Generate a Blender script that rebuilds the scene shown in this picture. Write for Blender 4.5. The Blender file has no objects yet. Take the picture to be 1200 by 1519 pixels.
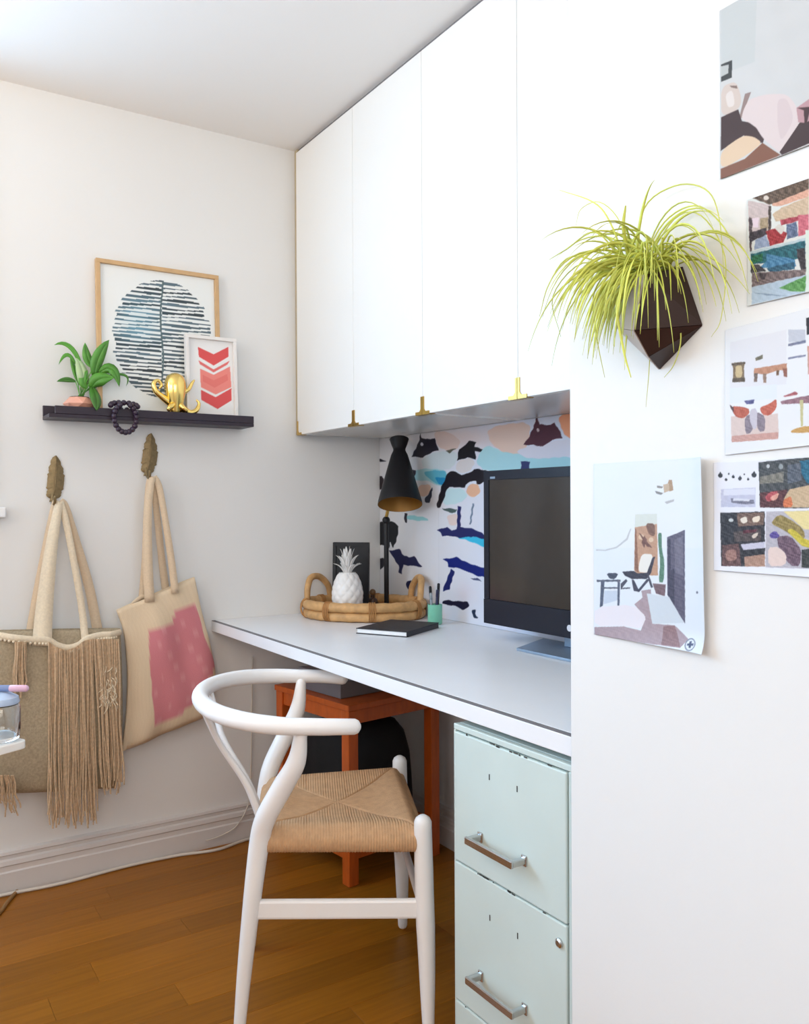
import bpy, math, random
import numpy as np
from mathutils import Vector, Matrix

S = bpy.context.scene
COL = S.collection
random.seed(7)
RNG = np.random.default_rng(5)

# ------------------------------------------------------------------ camera
FPX = 1258.0
CAMZ = 1.14
_a, _p, _r = math.radians(57.37), math.radians(-.446), math.radians(-.27)
f0 = np.array((-math.sin(_a), math.cos(_a), 0.)); r0 = np.array((math.cos(_a), math.sin(_a), 0.)); z0 = np.array((0, 0, 1.))
FW = f0*math.cos(_p) + z0*math.sin(_p); _u = z0*math.cos(_p) - f0*math.sin(_p)
RT = r0*math.cos(_r) + _u*math.sin(_r); UP = _u*math.cos(_r) - r0*math.sin(_r)
CC = np.array((0, 0, CAMZ))
cam = bpy.data.objects.new('camera', bpy.data.cameras.new('camera'))
COL.objects.link(cam)
m = Matrix.Identity(4)
for i in range(3):
    m[i][0] = RT[i]; m[i][1] = UP[i]; m[i][2] = -FW[i]; m[i][3] = CC[i]
cam.matrix_world = m
cam.data.sensor_fit = 'HORIZONTAL'; cam.data.sensor_width = 36
cam.data.lens = 36*FPX/1200
cam.data.clip_start = .02
S.camera = cam

# ------------------------------------------------------------------ light and exposure
w = bpy.data.worlds.new('world'); S.world = w; w.use_nodes = True
nt = w.node_tree; nt.nodes['Background'].inputs[0].default_value = (.80, .90, 1.0, 1)
nt.nodes['Background'].inputs[1].default_value = .8

def area(name, loc, target, sx, sy, power, col):
    l = bpy.data.lights.new(name, 'AREA'); l.shape = 'RECTANGLE'; l.size = sx; l.size_y = sy
    l.energy = power; l.color = col
    o = bpy.data.objects.new(name, l); COL.objects.link(o); o.location = loc
    d = Vector(target) - Vector(loc); o.rotation_euler = d.to_track_quat('-Z', 'Y').to_euler()
    return o
# daylight entering by the window in the left wall, the one behind the camera and the one on the right
area('daylight_left', (-2.95, -.65, 1.7), (-1.0, .1, 1.2), 1.7, 1.0, 66, (.38, .68, 1.0))
area('daylight_front', (-.85, -2.65, 1.85), (-1.5, 1, 1.3), 2.6, 1.1, 33, (.80, .90, 1.0))
area('daylight_right', (1.62, -.6, 1.8), (-2.7, .9, 1.5), 1.8, 1.1, 36, (1.0, .91, .80))
S.view_settings.view_transform = 'Standard'; S.view_settings.look = 'None'
S.view_settings.exposure = 0.0; S.view_settings.gamma = 1; S.view_settings.use_curve_mapping = False

# ------------------------------------------------------------------ helpers
def at(px, py, X=None, Y=None, Z=None, t=None):
    d = FW + (px-600)/FPX*RT - (py-759.5)/FPX*UP
    if X is not None: t = X/d[0]
    elif Y is not None: t = Y/d[1]
    elif Z is not None: t = (Z-CAMZ)/d[2]
    return CC + t*d

def V(right, depth, z):
    q = depth*f0 + right*r0
    return np.array((q[0], q[1], z))

def lin(c):
    c = np.asarray(c, float)/255.
    return np.where(c <= .04045, c/12.92, ((c+.055)/1.055)**2.4)

def mat(name, rgb, rough=.6, metal=0., var=.04, scale=30., bump=0., bscale=None, stretch=None, spec=.5, coat=0., rnd=0., trans=0.):
    m = bpy.data.materials.new(name); m.use_nodes = True
    n = m.node_tree.nodes; L = m.node_tree.links; b = n['Principled BSDF']
    c = lin(rgb)
    b.inputs['Roughness'].default_value = rough; b.inputs['Metallic'].default_value = metal
    b.inputs['Specular IOR Level'].default_value = spec
    b.inputs['Coat Weight'].default_value = coat
    if trans: b.inputs['Transmission Weight'].default_value = trans
    tc = n.new('ShaderNodeTexCoord'); mp = n.new('ShaderNodeMapping')
    L.new(tc.outputs['Object'], mp.inputs[0])
    if stretch: mp.inputs['Scale'].default_value = stretch
    nz = n.new('ShaderNodeTexNoise'); nz.inputs['Scale'].default_value = scale; nz.inputs['Detail'].default_value = 4
    L.new(mp.outputs[0], nz.inputs[0])
    mx = n.new('ShaderNodeMix'); mx.data_type = 'RGBA'
    lo = np.clip(c*(1-var*2.2), 0, 1); hi = np.clip(c*(1+var*2.2), 0, 1)
    mx.inputs[6].default_value = (*lo, 1); mx.inputs[7].default_value = (*hi, 1)
    L.new(nz.outputs[0], mx.inputs[0])
    out = mx.outputs[2]
    if rnd:
        oi = n.new('ShaderNodeObjectInfo'); hs = n.new('ShaderNodeHueSaturation'); mr = n.new('ShaderNodeMapRange')
        mr.inputs[3].default_value = 1-rnd; mr.inputs[4].default_value = 1+rnd
        L.new(oi.outputs['Random'], mr.inputs[0]); L.new(mr.outputs[0], hs.inputs['Value']); L.new(out, hs.inputs['Color'])
        out = hs.outputs[0]
    L.new(out, b.inputs['Base Color'])
    if bump:
        n2 = n.new('ShaderNodeTexNoise'); n2.inputs['Scale'].default_value = bscale or scale; n2.inputs['Detail'].default_value = 3
        L.new(mp.outputs[0], n2.inputs[0])
        bp = n.new('ShaderNodeBump'); bp.inputs['Strength'].default_value = bump; bp.inputs['Distance'].default_value = .002
        L.new(n2.outputs[0], bp.inputs['Height']); L.new(bp.outputs[0], b.inputs['Normal'])
    return m

def cmat(name, rough=.6, spec=.4, bump=0, bscale=300, coat=0.):
    m = bpy.data.materials.new(name); m.use_nodes = True
    n = m.node_tree.nodes; L = m.node_tree.links; b = n['Principled BSDF']
    a = n.new('ShaderNodeAttribute'); a.attribute_name = 'Col'
    L.new(a.outputs['Color'], b.inputs['Base Color'])
    b.inputs['Roughness'].default_value = rough; b.inputs['Specular IOR Level'].default_value = spec
    b.inputs['Coat Weight'].default_value = coat; b.inputs['Coat Roughness'].default_value = .15
    if bump:
        tc = n.new('ShaderNodeTexCoord'); n2 = n.new('ShaderNodeTexNoise'); n2.inputs['Scale'].default_value = bscale
        L.new(tc.outputs['Object'], n2.inputs[0])
        bp = n.new('ShaderNodeBump'); bp.inputs['Strength'].default_value = bump; bp.inputs['Distance'].default_value = .002
        L.new(n2.outputs[0], bp.inputs['Height']); L.new(bp.outputs[0], b.inputs['Normal'])
    return m

def spline(pts, n=8):
    P = [np.array(p, float) for p in pts]
    if len(P) < 3: return [P[0] + (P[-1]-P[0])*k/n for k in range(n+1)]
    Q = [2*P[0]-P[1]] + P + [2*P[-1]-P[-2]]
    out = []
    for i in range(1, len(Q)-2):
        a, b, c, d = Q[i-1:i+3]
        for k in range(n):
            t = k/n
            out.append(.5*((2*b)+(-a+c)*t+(2*a-5*b+4*c-d)*t*t+(-a+3*b-3*c+d)*t**3))
    out.append(P[-1]); return out

class MB:
    def __init__(s): s.v = []; s.f = []
    def add(s, vs, fs):
        o = len(s.v); s.v += [tuple(map(float, q)) for q in vs]; s.f += [tuple(i+o for i in f) for f in fs]; return s
    def box(s, a, b):
        x0, y0, z0_ = a; x1, y1, z1 = b
        x0, x1 = min(x0, x1), max(x0, x1); y0, y1 = min(y0, y1), max(y0, y1); z0_, z1 = min(z0_, z1), max(z0_, z1)
        vs = [(x0,y0,z0_),(x1,y0,z0_),(x1,y1,z0_),(x0,y1,z0_),(x0,y0,z1),(x1,y0,z1),(x1,y1,z1),(x0,y1,z1)]
        return s.add(vs, [(0,3,2,1),(4,5,6,7),(0,1,5,4),(1,2,6,5),(2,3,7,6),(3,0,4,7)])
    def obox(s, c, ex, ey, ez):
        """box centred on c with half-axis vectors"""
        c, ex, ey, ez = map(np.array, (c, ex, ey, ez)); vs = []
        for k in (-1, 1):
            for i, j in ((-1,-1),(1,-1),(1,1),(-1,1)): vs.append(c+i*ex+j*ey+k*ez)
        fs = [(0,3,2,1),(4,5,6,7),(0,1,5,4),(1,2,6,5),(2,3,7,6),(3,0,4,7)]
        if np.dot(np.cross(ex, ey), ez) < 0: fs = [f[::-1] for f in fs]
        return s.add(vs, fs)
    def prism(s, poly, d):
        """polygon of 3-D points pushed by vector d"""
        P = [np.array(p, float) for p in poly]; d = np.array(d, float); n = len(P)
        nr = np.cross(P[1]-P[0], P[2]-P[0])
        vs = P + [p+d for p in P]
        if np.dot(nr, d) > 0: fs = [tuple(range(n))[::-1], tuple(range(n, 2*n))] + [(i, (i+1) % n, n+(i+1) % n, n+i) for i in range(n)]
        else: fs = [tuple(range(n)), tuple(range(n, 2*n))[::-1]] + [((i+1) % n, i, n+i, n+(i+1) % n) for i in range(n)]
        return s.add(vs, fs)
    def tube(s, pts, rad, n=12, round_end=True, flat=None):
        P = [np.array(p, float) for p in pts]; m_ = len(P)
        if not hasattr(rad, '__len__'): rad = [rad]*m_
        R = list(np.interp(np.linspace(0, 1, m_), np.linspace(0, 1, len(rad)), rad))
        T = [P[min(i+1, m_-1)]-P[max(i-1, 0)] for i in range(m_)]
        T = [t/(np.linalg.norm(t)+1e-12) for t in T]
        if round_end:
            P = [P[0]-T[0]*R[0]*.75, P[0]-T[0]*R[0]*.45] + P + [P[-1]+T[-1]*R[-1]*.45, P[-1]+T[-1]*R[-1]*.75]
            T = [T[0]]*2+T+[T[-1]]*2; R = [R[0]*.35, R[0]*.8]+R+[R[-1]*.8, R[-1]*.35]; m_ += 4
        u = np.cross(T[0], (0, 0, 1.)) if abs(T[0][2]) < .9 else np.cross(T[0], (1., 0, 0))
        u /= np.linalg.norm(u); o = len(s.v)
        for i in range(m_):
            u = u-np.dot(u, T[i])*T[i]; u /= np.linalg.norm(u); v = np.cross(T[i], u)
            a_, b_ = (R[i], R[i]) if flat is None else (R[i]*flat[0], R[i]*flat[1])
            for k in range(n):
                th = 2*math.pi*k/n; s.v.append(tuple(P[i]+u*math.cos(th)*a_+v*math.sin(th)*b_))
        for i in range(m_-1):
            for k in range(n):
                k2 = (k+1) % n; s.f.append((o+i*n+k, o+i*n+k2, o+(i+1)*n+k2, o+(i+1)*n+k))
        s.f.append(tuple(o+k for k in range(n))[::-1]); s.f.append(tuple(o+(m_-1)*n+k for k in range(n)))
        return s
    def lathe(s, prof, c=(0, 0, 0), axis=(0, 0, 1), n=32, close=True):
        ax = np.array(axis, float); ax /= np.linalg.norm(ax); c = np.array(c, float)
        u = np.cross(ax, (1., 0, 0)) if abs(ax[0]) < .9 else np.cross(ax, (0, 1., 0)); u /= np.linalg.norm(u); v = np.cross(ax, u); o = len(s.v)
        for r_, h in prof:
            for k in range(n):
                th = 2*math.pi*k/n; s.v.append(tuple(c+ax*h+(u*math.cos(th)+v*math.sin(th))*max(r_, 1e-5)))
        for i in range(len(prof)-1):
            for k in range(n):
                k2 = (k+1) % n; s.f.append((o+i*n+k, o+i*n+k2, o+(i+1)*n+k2, o+(i+1)*n+k))
        if close:
            s.f.append(tuple(o+k for k in range(n))[::-1]); s.f.append(tuple(o+(len(prof)-1)*n+k for k in range(n)))
        return s
    def ball(s, c, r_, n=10, sc=(1, 1, 1)):
        pr = [(math.sin(math.pi*i/n), -math.cos(math.pi*i/n)) for i in range(n+1)]
        o = len(s.v); s.lathe([(a, b) for a, b in pr], n=n*2, close=False)
        for i in range(o, len(s.v)): q = s.v[i]; s.v[i] = (c[0]+q[0]*r_*sc[0], c[1]+q[1]*r_*sc[1], c[2]+q[2]*r_*sc[2])
        return s
    def strip(s, A, B):
        o = len(s.v); n = len(A)
        for a, b in zip(A, B): s.v.append(tuple(a)); s.v.append(tuple(b))
        for i in range(n-1): s.f.append((o+2*i, o+2*i+1, o+2*i+3, o+2*i+2))
        return s
    def build(s, name, m=None, parent=None, smooth=False, bev=0, solid=0, sub=0, label=None, kind=None, ang=40):
        loc = root_loc(parent)
        me = bpy.data.meshes.new(name); me.from_pydata([(a-loc[0], b-loc[1], c-loc[2]) for a, b, c in s.v], [], s.f); me.validate()
        me.update()
        o = bpy.data.objects.new(name, me); COL.objects.link(o)
        if parent: o.parent = parent
        if m: me.materials.append(m)
        if smooth:
            me.polygons.foreach_set('use_smooth', [True]*len(me.polygons))
            me.set_sharp_from_angle(angle=math.radians(ang))
        if solid:
            q = o.modifiers.new('solid', 'SOLIDIFY'); q.thickness = solid; q.offset = 0
        if sub:
            q = o.modifiers.new('sub', 'SUBSURF'); q.levels = q.render_levels = sub
        if bev:
            q = o.modifiers.new('bev', 'BEVEL'); q.width = bev; q.segments = 2; q.limit_method = 'ANGLE'; q.harden_normals = False
        if label: o['label'] = label
        if kind: o['kind'] = kind
        return o

def root_loc(p):
    L = Vector((0, 0, 0))
    while p is not None: L = L+p.location; p = p.parent
    return L

def thing(name, label, cat, loc=(0, 0, 0), group=None):
    o = bpy.data.objects.new(name, None); COL.objects.link(o); o.empty_display_size = .05
    o.location = tuple(map(float, loc)); o['label'] = label; o['category'] = cat
    if group: o['group'] = group
    return o
def tag(o, label, cat, group=None):
    o['label'] = label; o['category'] = cat
    if group: o['group'] = group
    return o
def struct(o): o['kind'] = 'structure'; return o

def inpoly(px, py, poly):
    r = np.zeros(px.shape, bool); n = len(poly); j = n-1
    for i in range(n):
        xi, yi = poly[i]; xj, yj = poly[j]
        if yi != yj:
            r ^= ((yi > py) != (yj > py)) & (px < (xj-xi)*(py-yi)/(yj-yi)+xi)
        j = i
    return r

def rndpoly(pts, n=3):
    """soften a polygon by corner cutting"""
    P = [np.array(p, float) for p in pts]
    for _ in range(n):
        Q = []
        for i in range(len(P)):
            a, b = P[i], P[(i+1) % len(P)]; Q += [a*.8+b*.2, a*.2+b*.8]
        P = Q
    return P

def ell(cx, cy, rx, ry, n=20): return [(cx+rx*math.cos(2*math.pi*k/n), cy+ry*math.sin(2*math.pi*k/n)) for k in range(n)]

def painter(bg, groups, wob=0., tex=0.):
    """groups: list of (x0,y0,scale, [(colour, polygon), ...]); returns fn(px,py)->rgb"""
    L = []
    for gx, gy, gs, shp in groups:
        for c, poly in shp:
            L.append((np.array(c, float), [(gx+q[0]/gs, gy+q[1]/gs) for q in poly]))
    def fn(px, py):
        acc = 0
        for dx, dy in ((-.3, -.3), (.3, -.3), (-.3, .3), (.3, .3)):
            x = px+dx; y = py+dy
            if wob: x = x+wob*np.sin(y*.5+1.7*np.sin(x*.21)); y = y+wob*np.sin(x*.4+2.1*np.sin(y*.19))
            c = bg(x, y) if callable(bg) else np.broadcast_to(np.array(bg, float), x.shape+(3,)).copy()
            for col, poly in L: c[inpoly(x, y, poly)] = col
            acc = acc+c
        acc = acc/4
        if tex:   # printed detail too fine to draw: mottling inside the darker picture areas
            n_ = np.sin(px*1.3+2.2*np.sin(py*.9))*np.sin(py*1.6+1.7*np.sin(px*.7))+.6*np.sin(px*.5-py*.8+2*np.sin(py*.4))
            k = np.clip((236-acc.mean(-1))/120, 0, 1)
            acc = acc+(n_*k*tex)[..., None]*np.array((1, .92, .9))
        return acc
    return fn

def project(P):
    d = P-CC; t = d@FW
    return 600+FPX*(d@RT)/t, 759.5-FPX*(d@UP)/t

def sheet(name, O, U, W_, nu, nv, fn, m, parent=None, curl=None, thick=.0004, nrm=None):
    """flat printed sheet: origin corner O, edge vectors U and W_, colours from fn evaluated on its own plane"""
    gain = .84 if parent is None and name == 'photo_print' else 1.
    u = np.linspace(0, 1, nu); v = np.linspace(0, 1, nv); uu, vv = np.meshgrid(u, v)
    P = O+uu[..., None]*U+vv[..., None]*W_
    px, py = project(P); c = lin(np.clip(fn(px, py), 0, 255))*gain
    if curl is not None: P = P+curl(uu, vv)[..., None]*nrm
    loc = np.array(root_loc(parent)); V_ = (P-loc).reshape(-1, 3)
    idx = np.arange(nu*nv).reshape(nv, nu)
    q = np.stack([idx[:-1, :-1], idx[:-1, 1:], idx[1:, 1:], idx[1:, :-1]], -1).reshape(-1, 4)
    me = bpy.data.meshes.new(name); me.vertices.add(len(V_)); me.vertices.foreach_set('co', V_.ravel())
    me.loops.add(q.size); me.loops.foreach_set('vertex_index', q.ravel()); me.polygons.add(len(q))
    me.polygons.foreach_set('loop_start', np.arange(0, q.size, 4)); me.polygons.foreach_set('loop_total', np.full(len(q), 4))
    me.update(calc_edges=True)
    me.polygons.foreach_set('use_smooth', [True]*len(q))
    at_ = me.color_attributes.new('Col', 'FLOAT_COLOR', 'POINT')
    at_.data.foreach_set('color', np.concatenate([c.reshape(-1, 3), np.ones((len(V_), 1))], 1).ravel())
    me.materials.append(m)
    o = bpy.data.objects.new(name, me); COL.objects.link(o)
    if parent: o.parent = parent
    if thick:
        md = o.modifiers.new('solid', 'SOLIDIFY'); md.thickness = thick; md.offset = 0
    return o

# ------------------------------------------------------------------ materials
WHITEWALL = mat('wall_paint', (232, 231, 229), .75, var=.008, scale=3, bump=.08, bscale=90)
CEIL = mat('ceiling_paint', (238, 234, 230), .85, var=.006, scale=3)
TRIMW = mat('trim_paint', (214, 208, 204), .5, var=.01)
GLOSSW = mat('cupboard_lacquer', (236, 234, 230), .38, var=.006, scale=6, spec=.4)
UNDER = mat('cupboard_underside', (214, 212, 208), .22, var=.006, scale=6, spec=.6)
DESKW = mat('desk_laminate', (240, 240, 242), .34, var=.012, scale=8, spec=.45)
DARKGAP = mat('dark_gap', (40, 34, 32), .8)
BRASS = mat('brass', (196, 160, 86), .28, metal=1, var=.05)
ANTBRASS = mat('aged_brass', (142, 122, 88), .55, metal=.6, var=.2, scale=90)
GOLD = mat('polished_gold', (250, 216, 128), .2, metal=1, var=.03)
CHAIRW = mat('chair_lacquer', (246, 244, 243), .34, var=.01, scale=8)
CORD = mat('paper_cord', (198, 156, 116), .8, var=.10, scale=60, bump=.5, bscale=500)
FLOORM = mat('floor_oak', (150, 92, 22), .36, var=.15, scale=9, stretch=(9, .55, 1), bump=.04, bscale=14, rnd=.13, spec=.5)
FLOORM.node_tree.nodes['Principled BSDF'].inputs['Specular IOR Level'].default_value = .25
ORANGE = mat('stained_beech', (192, 88, 26), .4, var=.14, scale=14, stretch=(4, 4, .8))
BLACKP = mat('black_lacquer', (20, 18, 21), .45, var=.05, spec=.35)
SHELFM = mat('plum_black_paint', (38, 25, 40), .45, var=.08)
BLACKF = mat('black_cloth', (11, 11, 13), .9, var=.2, bump=.5, bscale=60)
MINTM = mat('mint_enamel', (206, 219, 214), .42, var=.03, scale=7, spec=.4)
CHROME = mat('chrome', (196, 194, 192), .22, metal=1)
CANVAS = mat('natural_canvas', (226, 202, 172), .95, var=.06, scale=200, bump=.5, bscale=700)
JUTE = mat('jute_cloth', (176, 160, 134), .95, var=.18, scale=160, bump=.8, bscale=500)
FRINGE = mat('fringe_yarn', (206, 178, 146), .95, var=.2, scale=120)
CREAMY = mat('cream_cotton', (230, 214, 188), .95, var=.08, scale=160, bump=.5, bscale=500)
RATTAN = mat('rattan', (204, 158, 104), .55, var=.2, scale=40)
CERAM = mat('white_ceramic', (236, 232, 228), .3, var=.01)
WOODLT = mat('pale_oak', (206, 168, 122), .5, var=.08, scale=30)
LEAFG = mat('leaf_green', (84, 146, 52), .4, var=.2, scale=25, rnd=.35)
LEAFL = mat('leaf_pale', (176, 200, 150), .4, var=.1, scale=25)
SPIDER = mat('spider_leaf', (204, 208, 92), .5, var=.16, scale=30, rnd=.22)
PEACH = mat('peach_glaze', (228, 164, 140), .5, var=.04)
SOIL = mat('soil', (60, 44, 34), .95, var=.2)
BEADM = mat('bead_plum', (48, 32, 52), .3, var=.1)
PLANTD = mat('planter_brown', (50, 30, 25), .35, var=.1, spec=.3)
PLANTLIT = mat('planter_lit', (176, 160, 150), .4, var=.03)  # pale colour standing for light reflected off the glossy brown planter
MINTC = mat('mint_ceramic', (134, 208, 178), .35, var=.03)
SCREEN = mat('screen_glass', (52, 48, 46), .12, var=.03, spec=.6)
BEZEL = mat('monitor_bezel', (24, 24, 36), .4, var=.03, spec=.3)
SILVER = mat('silver_foot', (150, 168, 188), .35, metal=.5)
PAGES = mat('paper_pages', (236, 236, 236), .8)
NOTEC = mat('notebook_cover', (40, 38, 42), .55, var=.05)
CABLEW = mat('cable_white', (214, 204, 192), .5)
TAN = mat('tan_cord', (150, 112, 66), .6)
PRINTM = cmat('printed_paper', .55)
WALLPM = cmat('wallpaper_print', .45, .2)
GLASS = mat('clear_glass', (245, 248, 250), .05, trans=1., spec=.5, var=0)
PENB = mat('pen_blue', (120, 140, 186), .35)
PENP = mat('pen_pink', (214, 176, 200), .4)
GREYBOX = mat('grey_card', (120, 114, 116), .7, var=.05)
SHADOWLINE = mat('seam_grey', (120, 116, 118), .7)
WINW = mat('window_white', (236, 236, 236), .4)

# ------------------------------------------------------------------ room
WX, YB, YD, YC, YP, ZD, ZC, ZT = -2.748, 1.65, .987, 1.297, .975, .757, 1.392, 2.397
XP = -1.022; XR = 1.45; YF = -2.45

fl = struct(MB().box((WX-.1, YF-.1, -.12), (XR+.1, YB+.1, -.014)).build('floor', mat('subfloor', (60, 36, 18), .8)))
PW = .1035; rowx = -2.205
k0 = int(math.floor((WX-rowx)/PW))
lens = {}
def plank_mesh(wd, ln):
    key = (round(wd, 4), round(ln, 4))
    if key not in lens:
        mb = MB(); g = .0003; c = .0006
        x0, x1, y0, y1 = g, wd-g, g, ln-g
        vs = [(x0,y0,-.013),(x1,y0,-.013),(x1,y1,-.013),(x0,y1,-.013),(x0,y0,-c),(x1,y0,-c),(x1,y1,-c),(x0,y1,-c),(x0+c,y0+c,0),(x1-c,y0+c,0),(x1-c,y1-c,0),(x0+c,y1-c,0)]
        fs = [(0,1,5,4),(1,2,6,5),(2,3,7,6),(3,0,4,7),(4,5,9,8),(5,6,10,9),(6,7,11,10),(7,4,8,11),(8,9,10,11)]
        me = bpy.data.meshes.new('plank'); me.from_pydata(vs, [], fs); me.materials.append(FLOORM); lens[key] = me
    return lens[key]
fixed = {-1: .733, 0: .472, 1: .355, -2: .20, 2: .62, -3: .55, 3: .16, 4: .5}
for k in range(k0, 60):
    xa = max(rowx+k*PW, WX); xb = min(rowx+(k+1)*PW, XR)
    if xb-xa < .01: continue
    if xa >= XR: break
    ln = 1.15; base = fixed.get(k, .1+.97*((k*.37) % 1))
    ys = sorted([base+i*ln for i in range(-4, 3)])
    ys = [YF]+[y for y in ys if YF+.05 < y < YB-.05]+[YB]
    for a, b in zip(ys[:-1], ys[1:]):
        o = bpy.data.objects.new('plank', plank_mesh(xb-xa, b-a)); COL.objects.link(o); o.parent = fl
        o.location = (xa, a, 0)

struct(MB().box((WX-.1, YF-.1, ZT), (XR+.1, YB+.1, ZT+.1)).build('ceiling', CEIL))
def wall_with_hole(name, axis, c0, c1, a0, a1, h0, h1, zl, zh):
    mb = MB()
    def bx(p, q, z1, z2):
        if axis == 'x': mb.box((c0, p, z1), (c1, q, z2))
        else: mb.box((p, c0, z1), (q, c1, z2))
    bx(a0, h0, 0, ZT); bx(h1, a1, 0, ZT); bx(h0, h1, 0, zl); bx(h0, h1, zh, ZT)
    return struct(mb.build(name, WHITEWALL))
wall_with_hole('wall_left', 'x', WX-.1, WX, YF, YB, -1.55, .24, 1.16, 2.2)
wall_with_hole('wall_front', 'y', YF-.1, YF, WX, XR, -2.2, .5, 1.2, 2.3)
wall_with_hole('wall_far_right', 'x', XR, XR+.1, YF, YP, -1.5, .3, 1.2, 2.3)
struct(MB().box((WX-.1, YB, 0), (XP, YB+.1, ZT)).build('wall_back', WHITEWALL))
struct(MB().box((XP, YP, 0), (XR+.1, YB+.1, ZT)).build('wall_right', WHITEWALL, bev=.003))

# windows (frames and panes stand in the openings)
def window(n, axis, c, a0, a1, zl, zh, out):
    fr = MB(); t = .045
    def bx(mb, p, q, z1, z2, d0, d1):
        if axis == 'x': mb.box((c+d0, p, z1), (c+d1, q, z2))
        else: mb.box((p, c+d0, z1), (q, c+d1, z2))
    d0, d1 = (.02*out, .07*out)
    bx(fr, a0, a1, zl, zl+t, d0, d1); bx(fr, a0, a1, zh-t, zh, d0, d1)
    bx(fr, a0, a0+t, zl+t, zh-t, d0, d1); bx(fr, a1-t, a1, zl+t, zh-t, d0, d1)
    mid = (a0+a1)/2; bx(fr, mid-.02, mid+.02, zl+t, zh-t, d0, d1)
    o = struct(fr.build('window_%d' % n, WINW))
    # casing on the room side
    cs = MB(); q = -.018*out; g = .085
    bx(cs, a0-g, a0, zl-.02, zh+g, 0, q); bx(cs, a1, a1+g, zl-.02, zh+g, 0, q); bx(cs, a0, a1, zh, zh+g, 0, q)
    bx(cs, a0-g-.03, a1+g+.03, zl-.05, zl-.02, 0, q*2.2)
    cs.build('casing', WINW, o, bev=.003)
    for s_, e_ in ((a0+t, mid-.02), (mid+.02, a1-t)):
        pn = MB(); bx(pn, s_, e_, zl+t, zh-t, .04*out, .045*out); pn.build('pane', GLASSTHIN, o)
GLASSTHIN = bpy.data.materials.new('window_glass'); GLASSTHIN.use_nodes = True
_n = GLASSTHIN.node_tree; _b = _n.nodes['Principled BSDF']; _tr = _n.nodes.new('ShaderNodeBsdfTransparent'); _gl = _n.nodes.new('ShaderNodeBsdfGlossy')
_gl.inputs['Roughness'].default_value = .02; _mx = _n.nodes.new('ShaderNodeMixShader'); _mx.inputs[0].default_value = .06
_n.links.new(_tr.outputs[0], _mx.inputs[1]); _n.links.new(_gl.outputs[0], _mx.inputs[2]); _n.links.new(_mx.outputs[0], _n.nodes['Material Output'].inputs[0])
_n.nodes.remove(_b)
window(1, 'x', WX, -1.55, .24, 1.16, 2.2, -1)
window(2, 'y', YF, -2.2, .5, 1.2, 2.3, -1)
window(3, 'x', XR, -1.5, .3, 1.2, 2.3, 1)

# baseboards with stepped profile
def baseboard(name, axis, c, a0, a1, out):
    prof = [(0, 0), (.018, 0), (.018, .062), (.014, .066), (.014, .080), (.018, .084), (.016, .096), (.009, .100), (.009, .110), (.013, .113), (.011, .121), (0, .126)]
    mb = MB()
    if axis == 'x': P = [(c+d*out, a0, z) for d, z in prof]; mb.prism(P, (0, a1-a0, 0))
    else: P = [(a0, c+d*out, z) for d, z in prof]; mb.prism(P, (a1-a0, 0, 0))
    return struct(mb.build(name, TRIMW))
baseboard('baseboard_left', 'x', WX, YF, YB, 1)
baseboard('baseboard_back', 'y', YB, WX+.019, -1.05, -1)
baseboard('baseboard_right', 'y', YP, XP+.002, XR, -1)
baseboard('baseboard_front', 'y', YF, WX+.019, XR, 1)

# ------------------------------------------------------------------ worktop
dk = thing('desk_worktop', 'long white laminate worktop fitted along the back of the nook', 'desk', (-1.9, 1.3, .72))
MB().box((WX+.001, YD+.012, .721), (XP-.002, YB-.001, ZD)).build('board', DESKW, dk, bev=.001)
MB().box((WX+.001, YD, .7215), (XP-.002, YD+.0115, ZD-.002)).build('edge_strip', DESKW, dk, bev=.0015)
MB().box((WX+.001, YD+.0005, ZD-.002), (XP-.002, YD+.0125, ZD-.0004)).build('seam', SHADOWLINE, dk)

# ------------------------------------------------------------------ wall cupboards
seams = [-2.724, -2.318, -1.931, -1.531, -1.135]
def cupboard(x0, x1, doors, lab, last=False):
    t = thing('wall_cupboard', lab, 'cupboard', ((x0+x1)/2, YB, ZC), 'white cupboards above the desk')
    c = MB(); e = .0005
    c.box((x0+e, YC+.021, ZC), (x0+.018, YB-.001, ZT-.022)); c.box((x1-.018, YC+.021, ZC), (x1-e, YB-.001, ZT-.022))
    c.box((x0+.018, YC+.021, ZT-.04), (x1-.018, YB-.001, ZT-.022)); c.box((x0+.018, YB-.012, ZC+.018), (x1-.018, YB-.001, ZT-.04))
    c.build('carcass', GLOSSW, t)
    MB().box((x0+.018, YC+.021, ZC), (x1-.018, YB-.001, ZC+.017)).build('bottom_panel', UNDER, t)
    MB().box((x0+e, YC+.012, ZT-.021), (x1-e, YC+.035, ZT-.0005)).build('scribe_strip', SHADOWLINE, t)
    for a, b in doors:
        d = MB().box((a+.0007, YC, ZC-.002), (b-.0007, YC+.0195, ZT-.016)).build('door', GLOSSW, t, bev=.0012)
        for s_, xx in ((1, a+.0012), (-1, b-.0012)):
            q = MB(); th = .0022
            q.box((xx, YC-th, ZC-.004), (xx+s_*.007, YC, ZC+.046))
            q.box((xx+s_*.007, YC-th, ZC-.004), (xx+s_*.032, YC, ZC+.005))
            q.prism([(xx+s_*.007, YC, ZC+.005), (xx+s_*.013, YC, ZC+.005), (xx+s_*.007, YC, ZC+.012)], (0, -th, 0))
            q.box((xx, YC, ZC-.004), (xx+s_*.032, YC+.019, ZC-.0022))
            q.build('brass_corner', BRASS, d, label='brass corner bracket')
cupboard(seams[0], seams[2], [(seams[0], seams[1]), (seams[1], seams[2])], 'white two-door wall cupboard with brass corners, next to the left wall')
cupboard(seams[2], seams[4], [(seams[2], seams[3]), (seams[3], seams[4])], 'white two-door wall cupboard with brass corners, behind the hanging spider plant')
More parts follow.
